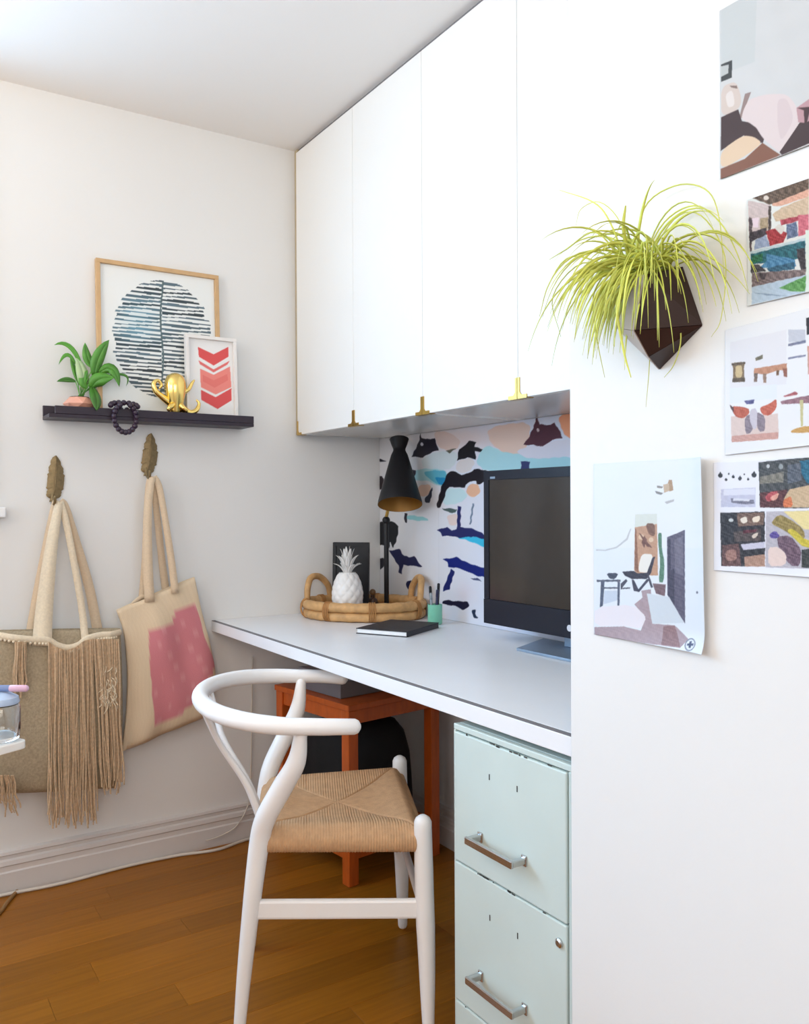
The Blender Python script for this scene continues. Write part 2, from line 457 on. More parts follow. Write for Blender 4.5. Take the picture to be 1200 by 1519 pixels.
struct(MB().box((seams[4]+.001, YC+.001, ZC), (XP-.001, YC+.02, ZT-.001)).build('trim_1', GLOSSW))
struct(MB().box((WX+.001, YC+.006, ZC), (seams[0]-.001, YC+.02, ZT-.001)).build('trim_2', mat('filler_wood', (186, 170, 140), .6)))

# ------------------------------------------------------------------ wallpaper on the back wall
NAVY = (30, 30, 66); INK = (34, 28, 42)
gA = (540, 620, 5.061, [
    ((226, 200, 190), rndpoly([(520, 95), (660, 110), (730, 180), (700, 235), (640, 250), (555, 220)])),
    ((214, 222, 224), rndpoly([(430, 310), (520, 255), (700, 250), (700, 320), (640, 395), (440, 380)])),
    ((170, 214, 220), rndpoly([(340, 420), (420, 380), (600, 385), (640, 440), (600, 520), (560, 510), (480, 470), (370, 470)])),
    ((100, 184, 204), rndpoly([(440, 400), (600, 390), (630, 440), (600, 505), (560, 505), (480, 450)])),
    ((40, 140, 186), rndpoly([(530, 440), (620, 450), (610, 500), (560, 505)])),
    ((232, 196, 176), rndpoly([(420, 500), (500, 500), (500, 560), (440, 600), (400, 560)])),
    ((34, 38, 58), rndpoly([(510, 515), (515, 545), (495, 640), (462, 640), (455, 600), (490, 565)], 1)),
    ((200, 226, 230), rndpoly([(610, 525), (750, 530), (780, 590), (720, 640), (590, 660)])),
    ((150, 206, 208), rndpoly([(320, 725), (480, 750), (480, 775), (325, 765)], 2)),
    (INK, [(425, 108), (432, 150), (500, 162), (530, 148), (560, 240), (520, 255), (485, 270), (440, 297), (358, 292), (380, 245), (400, 210), (418, 160)]),
    ((210, 206, 214), ell(437, 195, 11, 13)),
    ((96, 92, 78), [(615, 246), (660, 232), (694, 232), (640, 264)]),
    ((24, 22, 28), [(700, 320), (712, 235), (760, 200), (790, 172), (845, 180), (825, 215), (911, 240), (911, 255), (835, 252), (840, 310), (780, 298)]),
    (INK, [(340, 390), (392, 395), (380, 440), (345, 425)]),
    ((32, 26, 34), rndpoly([(625, 420), (650, 395), (700, 410), (740, 432), (800, 405), (835, 380), (930, 395), (930, 450), (875, 500), (845, 495), (840, 465), (770, 492), (752, 527), (680, 518), (628, 522), (600, 610), (570, 680), (543, 670), (560, 600), (580, 520), (600, 480)], 1)),
    ((226, 216, 214), rndpoly([(690, 345), (740, 308), (810, 300), (835, 335), (800, 395), (745, 420), (692, 392)])),
    ((236, 184, 152), rndpoly([(775, 505), (860, 490), (875, 560), (830, 600), (770, 575)])),
    ((74, 92, 92), [(585, 680), (640, 678), (700, 686), (690, 708), (640, 712)]),
    ((232, 210, 204), rndpoly([(620, 730), (700, 715), (705, 800), (640, 810)])),
    ((60, 190, 226), rndpoly([(740, 885), (930, 900), (930, 985), (800, 925), (700, 900)])),
    ((34, 38, 96), [(703, 660), (728, 668), (724, 820), (800, 828), (850, 845), (930, 890), (930, 915), (820, 890), (720, 900), (650, 885), (592, 888), (572, 860), (550, 842), (625, 818), (655, 848), (698, 832)]),
    ((112, 128, 150), [(815, 640), (827, 642), (803, 802), (792, 800)]),
    (INK, [(95, 300), (130, 306), (168, 328), (95, 325)]),
    ((40, 30, 36), rndpoly([(90, 438), (150, 440), (138, 535), (90, 530)], 1)),
    ((26, 28, 34), rndpoly([(90, 805), (130, 778), (222, 778), (265, 825), (240, 930), (215, 985), (200, 920), (185, 990), (150, 955), (90, 955)], 1)),
    ((34, 34, 44), rndpoly([(90, 1060), (155, 1050), (150, 1120), (118, 1140), (90, 1130)], 1)),
    ((30, 32, 74), [(190, 995), (268, 985), (300, 1035), (340, 1045), (375, 1036), (405, 1075), (436, 1118), (360, 1110), (295, 1102), (282, 1172), (262, 1162), (262, 1105), (220, 1050)]),
    (INK, [(303, 715), (326, 718), (320, 790), (305, 784)]),
    ((30, 32, 74), rndpoly([(315, 1225), (360, 1215), (370, 1270), (325, 1290)])),
    ((16, 34, 116), [(588, 1060), (640, 1055), (692, 1042), (740, 1070), (800, 1095), (870, 1120), (930, 1125), (930, 1195), (860, 1190), (800, 1165), (750, 1140), (690, 1125), (635, 1118), (625, 1080)]),
    ((60, 70, 110), [(800, 1205), (850, 1200), (885, 1225), (850, 1222)]),
    ((22, 34, 100), [(655, 1130), (682, 1150), (660, 1220), (640, 1290), (590, 1300), (620, 1220)]),
    ((20, 22, 50), rndpoly([(590, 1365), (720, 1378), (780, 1375), (790, 1415), (745, 1448), (700, 1412), (590, 1400)], 2)),
    ((30, 44, 70), rndpoly([(808, 1440), (840, 1440), (838, 1480), (860, 1500), (820, 1505)], 2)),
])
gB = (620, 600, 3.796, [
    ((238, 206, 190), rndpoly([(380, 130), (640, 90), (620, 230), (560, 300), (420, 240)])),
    ((180, 222, 228), rndpoly([(380, 220), (500, 280), (900, 290), (900, 380), (400, 385), (320, 330)])),
    ((228, 222, 232), rndpoly([(540, 260), (700, 215), (880, 190), (900, 290), (620, 310)])),
    ((252, 170, 128), rndpoly([(780, 50), (960, 40), (960, 190), (830, 195)])),
    ((88, 46, 58), [(668, 75), (676, 78), (684, 112), (750, 116), (768, 104), (790, 130), (815, 188), (760, 198), (702, 238), (650, 228), (595, 228), (622, 190), (650, 130)]),
    ((214, 190, 190), ell(676, 145, 8, 10)),
    ((56, 60, 108), [(582, 320), (630, 322), (626, 380), (580, 372)]),
])
def wp_bg(x, y):
    c = np.empty(x.shape+(3,)); c[:] = (226, 224, 226)
    k = np.clip((x-600)/140, 0, 1)[..., None]
    c = c*(1-k)+np.array((226, 228, 242))*k
    p = np.exp(-(((x-690)/60)**2+((y-650)/16)**2))[..., None]; c = c*(1-p*.6)+np.array((240, 208, 196))*p*.6
    p = np.exp(-(((x-690)/16)**2+((y-880)/18)**2))[..., None]; c = c*(1-p*.4)+np.array((228, 208, 214))*p*.4
    return c
wp_fn = painter(wp_bg, [gA, gB], wob=.5)
for n_, (xa, xb, lb) in enumerate(((WX+.001, -2.36, 'abstract wallpaper drop of navy brush strokes on white, behind the black lamp'),
                                  (-2.3597, -1.50, 'abstract wallpaper drop in navy, peach and aqua beside the monitor'))):
    nu = int((xb-xa)/.0018)
    o = sheet('wallpaper', np.array((xa, YB-.0015, ZD+.001)), np.array((xb-xa, 0, 0)), np.array((0, 0, ZC-ZD-.002)), nu, 330, wp_fn, WALLPM, thick=.001)
    tag(o, lb, 'wallpaper', 'abstract printed wallpaper on the back wall')
o = MB().box((-1.4997, YB-.002, ZD+.001), (XP-.002, YB-.0005, ZC-.001)).build('wallpaper', mat('wallpaper_peach', (244, 200, 178), .4, var=.1, scale=5))
tag(o, 'peach-toned wallpaper drop behind the right part of the monitor', 'wallpaper', 'abstract printed wallpaper on the back wall')

# ------------------------------------------------------------------ filing cabinet
fc = thing('filing_cabinet', 'pale mint metal filing cabinet with chrome bar handles under the desk', 'filing cabinet', (-1.2, 1.25, 0))
FX0, FX1 = -1.370, -1.036; FY = YD+.004
b = MB(); b.box((FX0, FY+.014, .012), (FX1, 1.56, .706)); b.box((FX0, FY, .694), (FX1, FY+.014, .706)); b.box((FX0, FY, .012), (FX0+.006, FY+.014, .694)); b.box((FX1-.008, FY, .012), (FX1, FY+.014, .694))
b.build('body', MINTM, fc, bev=.002)
MB().box((FX0+.007, FY+.009, .014), (FX1-.009, FY+.0135, .693)).build('drawer_gap', DARKGAP, fc)
hole = MB()
for i, (zb, zt_, hz) in enumerate(((.4365, .6915, .508), (.1595, .4335, .243), (.020, .1565, None))):
    d = MB().box((FX0+.0075, FY-.003, zb), (FX1-.0105, FY+.009, zt_)).build('drawer', MINTM, fc, bev=.0025)
    if hz:
        h = MB(); xa, xb, yy = -1.279, -1.152, FY-.036
        for xx in (xa, xb):
            h.box((xx-.007, FY-.0065, hz-.010), (xx+.007, FY-.003, hz+.010)); h.box((xx-.005, yy, hz-.006), (xx+.005, FY-.004, hz+.006))
        h.box((xa-.005, yy-.003, hz-.007), (xb+.005, yy+.004, hz+.007)); h.build('handle', CHROME, d, bev=.002)
        for xx in (-1.252, -1.172):
            MB().box((xx-.0012, FY-.0036, hz+.116), (xx+.0012, FY-.0028, hz+.127)).build('slot', DARKGAP, d)
MB().lathe([(.008, 0), (.008, .004), (.005, .006)], (-1.062, FY-.003, .400), (0, -1, 0), 16).build('lock', CHROME, fc)
ch = MB()
for k in range(26):
    xx = random.uniform(FX0+.01, FX1-.02); zz = random.choice((.6925, .435, .4355, .694, .158)); l_ = random.uniform(.002, .012)
    ch.box((xx, FY-.0034, zz-random.uniform(.0008, .002)), (xx+l_, FY-.0026, zz+random.uniform(.0005, .0018)))
o = ch.build('paint_chips', mat('chipped_paint', (74, 72, 66), .7), fc, kind='stuff')

# ------------------------------------------------------------------ chair
def CV(v, u, z):
    """chair frame: v forwards from between the front legs, u to the far side"""
    return V(.012+v*.988-u*.12, 2.035+v*.12+u*.993, z)
chair = thing('wishbone_chair', 'white lacquered wishbone armchair with woven paper cord seat at the desk', 'chair', CV(-.2, 0, 0))
def leg(pts, rad, nm='leg'):
    return MB().tube(spline([CV(*q) for q in pts], 8), rad, 18).build(nm, CHAIRW, chair, smooth=True, ang=60)
HF, HB = .222, .18
for s_ in (-1, 1):
    leg([(.006, s_*(HF+.012), .014), (.004, s_*(HF+.006), .16), (0, s_*HF, .32), (-.002, s_*(HF-.004), .46)], [.0125, .017, .0205, .0205, .019])
    fq = .003 if s_ > 0 else 0
    leg([(-.398+fq, s_*(HB+.004), .012), (-.385+fq, s_*(HB+.002), .15), (-.368+fq*.5, s_*HB, .30), (-.352, s_*HB, .42), (-.338, s_*(HB+.010), .475), (-.302, s_*(HB+.030), .545), (-.272, s_*(HB+.054), .605), (-.262, s_*(HB+.070), .672)],
        [.0125, .016, .0195, .022, .0225, .0225, .020, .013])
rail = []
for k in range(37):
    th = math.pi*(k/36-.5)          # -90..90
    rail.append(CV(-.245-.250*math.cos(th)**.8 if abs(th) < 1.57 else -.245, .262*math.sin(th), .684+.020*math.cos(th)))
arm_n = [CV(-.150, -.250, .678), CV(-.185, -.258, .681), CV(-.215, -.262, .683)]
arm_f = [CV(-.215, .262, .683), CV(-.185, .258, .681), CV(-.150, .250, .678)]
MB().tube(arm_n+rail[1:-1]+arm_f, [.0165, .019, .0195, .0185, .0185, .0185, .0195, .019, .0165], 18).build('arm_rail', CHAIRW, chair, smooth=True, ang=60)
# Y-shaped splat
sp = MB()
for s_ in (-1, 1):
    P = spline([CV(-.356, s_*.010, .40), CV(-.390, s_*.011, .49), CV(-.448, s_*.030, .59), CV(-.482, s_*.085, .690)], 8)
    sp.tube(P, [.015, .014, .012, .011], 10, flat=(.6, 1.0))
sp.build('splat', CHAIRW, chair, smooth=True, ang=60)
def stretch(a, b, h, w_):
    A = CV(*a); B = CV(*b); d = B-A; L_ = np.linalg.norm(d); d /= L_; n_ = np.cross(d, (0, 0, 1)); n_ /= np.linalg.norm(n_)
    return MB().obox((A+B)/2, d*L_/2, n_*w_/2, np.array((0, 0, h/2))).build('stretcher', CHAIRW, chair, bev=.006)
for s_ in (-1, 1): stretch((-.370, s_*HB, .276), (.002, s_*(HF+.002), .276), .042, .016)
MB().tube([CV(0, -HF, .262), CV(0, HF, .262)], [.009, .011, .009], 12).build('stretcher', CHAIRW, chair, smooth=True)
MB().tube([CV(-.372, -HB, .25), CV(-.370, HB, .25)], [.009, .011, .009], 12).build('stretcher', CHAIRW, chair, smooth=True)
# seat of woven cord
def seatmesh():
    N = 240; a = np.linspace(-1, 1, N); U, Vv = np.meshgrid(a, a)   # U across, Vv back..front
    hw = (HB+HF)/2+(HF-HB)/2*Vv
    u = U*hw; v = -.352+(Vv+1)/2*.349
    # notch the corners round the posts
    front = np.abs(Vv) > np.abs(U)
    nst = 58
    ridge = np.where(front, np.abs(np.sin(U*math.pi*nst/2)), np.abs(np.sin(Vv*math.pi*nst/2)))**.6
    diag = np.abs(np.abs(Vv)-np.abs(U))
    edge = np.maximum(np.abs(U), np.abs(Vv))
    roll = np.clip((edge-.86)/.14, 0, 1)
    z = .448-.014*(1-edge**2)+.0020*ridge-.0045*np.exp(-(diag/.018)**2)*np.clip(edge*6, 0, 1)-.018*roll**2
    z += .006*np.exp(-((edge-.8)/.2)**2)
    top = np.array([[CV(v[i, j], u[i, j], z[i, j]) for j in range(N)] for i in range(N)])
    mb = MB(); mb.v = [tuple(q) for q in top.reshape(-1, 3)]
    for i in range(N-1):
        for j in range(N-1): mb.f.append((i*N+j, i*N+j+1, (i+1)*N+j+1, (i+1)*N+j))
    # rolled sides: follow the border down and under
    border = [(0, j) for j in range(N)]+[(i, N-1) for i in range(1, N)]+[(N-1, j) for j in range(N-2, -1, -1)]+[(i, 0) for i in range(N-2, 0, -1)]
    prev = [i*N+j for i, j in border]; nb = len(border)
    for ring in range(1, 7):
        th = math.pi*ring/6; idx = []
        for (i, j) in border:
            ou = U[i, j] if abs(U[i, j]) >= .999 else 0; ov = Vv[i, j] if abs(Vv[i, j]) >= .999 else 0
            rg = .0012*math.sin((U[i, j]+Vv[i, j])*math.pi*nst/1.0)
            off = (.012+rg)*math.sin(th)
            mb.v.append(tuple(CV(v[i, j]+ov*off, u[i, j]+ou*off, z[i, j]-.0185*(1-math.cos(th)))))
            idx.append(len(mb.v)-1)
        for k in range(nb):
            k2 = (k+1) % nb; mb.f.append((prev[k], idx[k], idx[k2], prev[k2]))
        prev = idx
    mb.f.append(tuple(prev))
    return mb
seatmesh().build('seat', CORD, chair, smooth=True, ang=80)
for v_, h_ in ((-.352, HB), (-.003, HF)):
    MB().tube([CV(v_, -h_, .420), CV(v_, h_, .420)], .010, 10).build('seat_rail', CHAIRW, chair, smooth=True)
for s_ in (-1, 1): MB().tube([CV(-.352, s_*HB, .420), CV(-.003, s_*HF, .420)], .010, 10).build('seat_rail', CHAIRW, chair, smooth=True)

# ------------------------------------------------------------------ orange stool table below the desk
C0 = np.array((-2.213, 1.216, 0)); ea = np.array((-.967, -.14, 0)); ea /= np.linalg.norm(ea); eb = np.array((-ea[1]*-1, ea[0]*-1, 0)); eb = np.array((-.14, .967, 0)); eb /= np.linalg.norm(eb)
LA, LB, HT = .40, .37, .545
st = thing('side_table', 'orange-stained wooden side table standing under the desk', 'side table', C0+ea*LA/2+eb*LB/2)
def Q(a, b_, z): return C0+ea*a+eb*b_+np.array((0, 0, z))
def qbox(nm, a0, a1, b0, b1, z1, z2, m_=ORANGE, par=None, bv=.002):
    c = (Q(a0, b0, z1)+Q(a1, b1, z2))/2
    return MB().obox(c, ea*(a1-a0)/2, eb*(b1-b0)/2, np.array((0, 0, (z2-z1)/2))).build(nm, m_, par or st, bev=bv)
T = .036
for a_ in (0, LA-T):
    for b_ in (0, LB-T): qbox('leg', a_, a_+T, b_, b_+T, 0, HT-.019)
qbox('top', -.004, LA+.004, -.004, LB+.004, HT-.018, HT)
for z1, z2 in ((HT-.062, HT-.0195), (.075, .115)):
    qbox('rail', T, LA-T, .006, .026, z1, z2); qbox('rail', T, LA-T, LB-.026, LB-.006, z1, z2)
    qbox('rail', .006, .026, T, LB-T, z1, z2); qbox('rail', LA-.026, LA-.006, T, LB-T, z1, z2)
qbox('shelf', .028, LA-.028, .028, LB-.028, .095, .107)
bx = thing('storage_box', 'low grey lidded box on the orange side table', 'box', Q(.18, .15, HT+.001))
qbox('box_body', .08, .30, .03, .25, HT+.001, HT+.052, GREYBOX, bx)
qbox('lid', .076, .304, .026, .254, HT+.0525, HT+.070, mat('box_lid', (150, 144, 148), .6), bx)
# black bag on the low shelf and black bin behind
def soft(name, c, ex, ey, h, m_, lab, cat, seed=1, taper=.85):
    t = thing(name, lab, cat, c); rg = np.random.default_rng(seed); mb = MB(); n = 28; ph = rg.uniform(0, 6, 8)
    prof = [(.86, 0), (.97, .03), (1.0, .15), (.99, .4), (.95, .65), (taper, .85), (taper*.8, .96), (taper*.45, 1.0)]
    o = 0
    for r_, hh in prof:
        for k in range(n):
            th = 2*math.pi*k/n; cs, sn = math.cos(th), math.sin(th)
            sq = 1/max(abs(cs), abs(sn))**.75; wv = 1+.035*math.sin(3*th+ph[0]+hh*4)+.025*math.sin(7*th+ph[1]-hh*5)
            p_ = np.array(c)+np.array(ex)*cs*sq*r_*wv+np.array(ey)*sn*sq*r_*wv+np.array((0, 0, h*hh*(1+.03*math.sin(2*th+ph[2])*hh)))
            mb.v.append(tuple(p_))
    for i in range(len(prof)-1):
        for k in range(n):
            k2 = (k+1) % n; mb.f.append((i*n+k, i*n+k2, (i+1)*n+k2, (i+1)*n+k))
    mb.f.append(tuple(range(n))[::-1]); mb.f.append(tuple((len(prof)-1)*n+k for k in range(n)))
    mb.build('bag_body', m_, t, smooth=True, ang=80)
    return t
t = soft('black_bag', Q(LA/2, LB/2, .108), ea*.160, eb*.148, .345, BLACKF, 'black fabric bag slumped on the low shelf of the orange table', 'bag', 2)
for s_ in (-1, 1):
    MB().tube(spline([Q(LA/2-.05, LB/2+s_*.03, .455), Q(LA/2-.03, LB/2+s_*.04, .475), Q(LA/2+.03, LB/2+s_*.04, .475), Q(LA/2+.05, LB/2+s_*.03, .455)], 6), .006, 8).build('handle', BLACKF, t, smooth=True)
# cables under the desk and along the skirting
def cable(nm, pts, r_, m_, lab):
    o = MB().tube(spline(pts, 10), r_, 8).build(nm, m_, smooth=True); return tag(o, lab, 'cable')
cable('power_cable', [(WX+.03, -.3, .006), (WX+.036, .1, .006), (WX+.030, .33, .006), (WX+.042, .5, .006), (WX+.026, .7, .006), (WX+.034, .86, .006), (WX+.06, .98, .006), (WX+.03, 1.12, .006), (WX+.03, 1.4, .006)], .005, CABLEW, 'pale cable lying on the floor along the left skirting board')
cable('power_cable', [(WX+.026, .955, .030), (WX+.025, 1.0, .034), (WX+.024, 1.06, .055), (WX+.022, 1.105, .12), (WX+.008, 1.12, .21), (WX+.007, 1.125, .35), (WX+.007, 1.13, .62)], (.0022), CABLEW, 'thin pale cable rising up the left wall behind the chair')
cable('desk_cable', [(-1.66, 1.628, .70), (-1.68, 1.63, .55), (-1.60, 1.632, .42), (-1.62, 1.63, .30), (-1.5, 1.62, .16)], .004, BLACKP, 'black cable hanging down the back wall under the desk')
cable('power_cable', [(-2.725, .378, .005), (-2.66, .342, .005), (-2.604, .315, .005), (-2.5, .24, .005), (-2.45, .1, .005), (-2.5, -.1, .005)], .0055, TAN, 'tan cord lying on the wooden floor near the left skirting')

# ------------------------------------------------------------------ picture ledge on the left wall
lx = WX+.105
sh = thing('picture_ledge', 'dark plum picture ledge mounted on the left wall', 'shelf', (WX, .78, 1.40))
MB().box((WX+.0005, .463, 1.403), (lx, 1.100, 1.414)).build('shelf_board', SHELFM, sh, bev=.001)
MB().box((WX+.0005, .463, 1.4145), (WX+.012, 1.100, 1.446)).build('back_rail', SHELFM, sh, bev=.001)
MB().box((lx-.010, .480, 1.4145), (lx, 1.100, 1.438)).build('front_lip', SHELFM, sh, bev=.001)

def frame(nm, lab, y0, y1, z0_, z1, xb, xt, fw_, fd, m_, fn, nu, nv, cat='picture frame'):
    """frame leaning back: bottom front at X=xb, top at X=xt"""
    t = thing(nm, lab, cat, (xb, (y0+y1)/2, z0_))
    up = np.array((xt-xb, 0, z1-z0_)); H_ = np.linalg.norm(up); up /= H_; yv = np.array((0, 1., 0)); nr = np.cross(yv, up)  # towards +X
    if nr[0] < 0: nr = -nr
    O = np.array((xb, y0, z0_)); Wd = y1-y0
    def bar(a0, a1, b0, b1, d0=-fd, d1=0):
        c = O+yv*(a0+a1)/2+up*(b0+b1)/2+nr*(d0+d1)/2
        return (c, yv*(a1-a0)/2, up*(b1-b0)/2, nr*(d1-d0)/2)
    mb = MB()
    for q in (bar(0, Wd, 0, fw_), bar(0, Wd, H_-fw_, H_), bar(0, fw_, fw_, H_-fw_), bar(Wd-fw_, Wd, fw_, H_-fw_)): mb.obox(*q)
    mb.build('frame', m_, t, bev=.001)
    MB().obox(*bar(fw_, Wd-fw_, fw_, H_-fw_, -fd+.001, -fd+.006)).build('backing', PAGES, t)
    sheet('print', O+yv*fw_+up*fw_-nr*(fd-.0075), yv*(Wd-2*fw_), up*(H_-2*fw_), nu, nv, fn, PRINTM, t)
    return t

def art(px, py):
    # strokes of a brush: an oval of uneven horizontal lines with a central stem
    c = np.empty(px.shape+(3,)); c[:] = (236, 238, 236)
    cx, cy = 240., 503.; X_ = (px-cx); Y_ = py-cy-X_*.07
    ry = 87.; rx = 72*np.sqrt(np.clip(1-(np.abs(Y_)/ry)**2.3, 0, 1))
    ph = (py-X_*.085)/6.1+.12*np.sin(px*.05+py*.2)+.5*(X_ > 0); k = np.floor(ph); fr = ph-k
    hsh = np.modf(np.abs(np.sin(k*12.9898+(X_ > 0)*4.1)*43758.5453))[0]; h2 = np.modf(np.abs(np.sin(k*78.233+(X_ > 0)*1.7)*12543.21))[0]
    rxk = rx*(.94+.1*h2); w_ = .16+.16*hsh+.05*np.sin(px*.11+k)
    ins = (np.abs(X_) < rxk)
    line = ins & (np.abs(fr-.5) < w_)
    tint = np.exp(-(((px-205)/34)**2+((py-478)/34)**2))[..., None]
    c = c*(1-.28*tint*ins[..., None])+np.array((176, 208, 220))*(.28*tint*ins[..., None])
    dark = np.array((70, 84, 92))[None, :]*(.7+.7*h2[..., None])+tint*np.array((20, 50, 60))
    c = np.where(line[..., None], dark, c)
    stem = (np.abs(X_-2*np.sin(py*.05)) < 1.2) & (np.abs(Y_) < ry)
    return np.where(stem[..., None], np.array((90, 108, 112.)), c)
frame('framed_print', 'large pale oak frame with dark brush-line oval print leaning on the ledge', .617, 1.013, 1.4155, 1.912, WX+.041, WX+.020, .013, .018, WOODLT, art, 190, 235)

RED = (222, 84, 84)
chev = painter((238, 236, 234), [(50, 360, 3.4286, [
    (RED, [(835, 530), (915, 568), (990, 530), (990, 580), (915, 625), (840, 580)]),
    ((226, 112, 108), [(838, 598), (915, 645), (997, 600), (985, 620), (915, 660), (845, 618)]),
    ((238, 138, 128), [(845, 640), (915, 672), (998, 630), (1005, 735), (925, 772), (850, 735)]),
    ((232, 122, 114), [(860, 672), (915, 700), (985, 668), (988, 700), (920, 738), (860, 705)]),
    (RED, [(850, 748), (925, 786), (1006, 740), (1006, 802), (935, 846), (853, 800)]),
])])
frame('framed_print', 'small white frame with coral chevron print leaning in front of the oak frame', .888, 1.062, 1.4155, 1.700, WX+.066, WX+.052, .011, .020, CERAM, chev, 110, 175)

# potted plant on the ledge
pc = np.array((WX+.049, .560, 1.4150))
pp = thing('potted_plant', 'small leafy green plant in a peach faceted pot at the left end of the ledge', 'plant', pc)
mb = MB(); nf = 7
rings = [(.026, 0), (.036, .022), (.048, .036), (.031, .056)]
for i, (r_, h_) in enumerate(rings):
    for k in range(nf):
        th = 2*math.pi*(k+.5*(i % 2))/nf; mb.v.append((pc[0]+r_*math.cos(th), pc[1]+r_*math.sin(th), pc[2]+h_))
for i in range(len(rings)-1):
    for k in range(nf):
        k2 = (k+1) % nf; a_, b_, c_, d_ = i*nf+k, i*nf+k2, (i+1)*nf+k2, (i+1)*nf+k
        if i % 2 == 0: mb.f += [(a_, b_, d_), (b_, c_, d_)]
        else: mb.f += [(a_, b_, c_), (a_, c_, d_)]
mb.f.append(tuple(range(nf))[::-1]); mb.f.append(tuple(3*nf+k for k in range(nf)))
mb.build('pot', PEACH, pp)
MB().lathe([(.029, .0565), (.027, .058), (.012, .060)], pc, n=14).build('soil', SOIL, pp)
def leaf(parent, a, b_, c, wd, m_, nm='leaf', fold=.25, nseg=9, side=None):
    a, b_, c = map(lambda q: np.array(q, float), (a, b_, c)); A = []; B = []; Mi = []
    for i in range(nseg+1):
        t_ = i/nseg; p_ = (1-t_)**2*a+2*t_*(1-t_)*b_+t_*t_*c; d = 2*(1-t_)*(b_-a)+2*t_*(c-b_); d /= np.linalg.norm(d)+1e-9
        view = p_-CC; view /= np.linalg.norm(view)
        sd = np.cross(d, view if side is None else side); sd /= np.linalg.norm(sd)+1e-9; nn = np.cross(sd, d)
        ww = wd*(math.sin(math.pi*min(t_*.93+.07, 1))**.75)*(1-.15*t_)
        A.append(p_+sd*ww-nn*ww*fold); B.append(p_-sd*ww-nn*ww*fold); Mi.append(p_)
    mb = MB().strip(A, Mi); mb.strip(Mi, B)
    return mb.build(nm, m_, parent, smooth=True, solid=.0006, ang=80)
xl = WX+.055
def L3(px, py, dx=0.): return at(px, py, X=xl+dx)
base = pc+np.array((0, 0, .056))
def lf(root, mid, tip, w_, m_=LEAFG, dm=.0, dt=.0, side=(1, .25, .1)):
    st_ = MB().tube(spline([base+np.array((random.uniform(-.008, .008), random.uniform(-.01, .01), 0)), (base+L3(*root))/2+np.array((.004, 0, .004)), L3(*root)], 4), .0013, 6)
    st_.build('stem', LEAFG, pp, smooth=True)
    leaf(pp, L3(*root), L3(*mid, dm), L3(*tip, dt), w_, m_, side=np.array(side)/np.linalg.norm(side))
lf((124, 552), (108, 498), (80, 512), .0085, dt=.02)
lf((112, 540), (100, 512), (87, 541), .0065, dt=.01)
lf((120, 572), (112, 552), (104, 528), .011, side=(1, .6, 0))
lf((124, 578), (128, 552), (112, 528), .021, LEAFL, dm=.01)
lf((138, 545), (128, 532), (126, 508), .016, dm=-.01)
lf((140, 558), (143, 528), (162, 504), .021, dm=.01, dt=.015)
lf((148, 553), (172, 532), (177, 574), .019, dm=.01, dt=.02)
lf((156, 558), (200, 548), (187, 573), .0045, dt=.005)
lf((112, 566), (100, 560), (84, 566), .0085, dt=.01)
lf((136, 576), (142, 558), (170, 560), .023, dm=.015, dt=.02)
lf((137, 573), (146, 590), (143, 609), .020, dm=.045, dt=.062)
lf((130, 575), (118, 566), (130, 549), .016, dm=.01)

# gold figurine: round body, base and curling arms
gc = at(260, 600, X=WX+.074); gc[2] = 1.4150
gf = thing('gold_figurine', 'shiny gold figurine with round head and curling arms on the ledge', 'figurine', gc)
hc = gc+np.array((0, .002, .098))
MB().lathe([(.019, 0), (.020, .004), (.018, .010), (.016, .018)], gc, n=24).build('foot', GOLD, gf, smooth=True)
bd = MB(); bd.lathe([(.016, .012), (.020, .03), (.026, .055), (.031, .08), (.034, .103), (.0325, .124), (.026, .140), (.012, .149), (.001, .151)], gc, n=28); bd.build('body', GOLD, gf, smooth=True, ang=70)
def arm(pts, rr): MB().tube(spline([gc+np.array(p_) for p_ in pts], 6), rr, 10).build('arm', GOLD, gf, smooth=True, ang=70)
arm([(0, -.018, .055), (.004, -.042, .070), (.006, -.064, .088), (.006, -.070, .112), (.006, -.056, .122), (.006, -.046, .108), (.006, -.052, .098)], [.012, .009, .007, .005, .003])
arm([(0, .022, .04), (.006, .044, .026), (.006, .066, .034), (.006, .076, .056), (.006, .068, .068)], [.012, .010, .008, .005, .003])
arm([(0, .026, .09), (0, .044, .102), (0, .055, .122), (0, .062, .132)], [.008, .006, .005, .003])
arm([(.012, -.01, .05), (.024, -.022, .040), (.026, -.030, .032), (.018, -.026, .026)], [.011, .009, .006, .004])
arm([(.012, .012, .05), (.024, .016, .040), (.026, .026, .032), (.018, .030, .026)], [.011, .009, .006, .004])


# dark bead garland draped over the ledge lip
bg_ = thing('bead_garland', 'dark plum wooden bead garland draped over the ledge lip', 'beads', (lx, .69, 1.44))
pts = []
yc_, zc_ = at(186, 619, X=lx+.011)[1:]
for k in range(17):
    th = math.radians(118)+math.radians(304)*k/16
    pts.append((lx+.011, yc_+.0335*math.cos(th), zc_-.002+.044*math.sin(th)))
for k in range(9):
    th = math.pi*k/8; pts.append((lx-.002-.004*math.sin(th), yc_+.040*math.cos(th), 1.448+.010*math.sin(th)))
for y_, x_ in ((.60, .03), (.62, .026), (.64, .03), (-.0, 0)):
    pass
for k in range(9): pts.append((lx-.022-.003*(k % 2), yc_-.036+.0145*k, 1.4245+.001*(k % 2)))
for k in range(3): pts.append((lx-.022, yc_+.098+.0155*k, 1.4240))
for k in range(4): pts.append((lx-.022-.004*(k % 2), yc_-.02+.0165*k, 1.438))
bme = MB().ball((0, 0, 0), .0088, 7).build('bead', BEADM, bg_, smooth=True)
bme.location = Vector(pts[0])-Vector(bg_.location)
bd0 = bme.data
for v_ in bd0.vertices: v_.co += Vector(bg_.location)
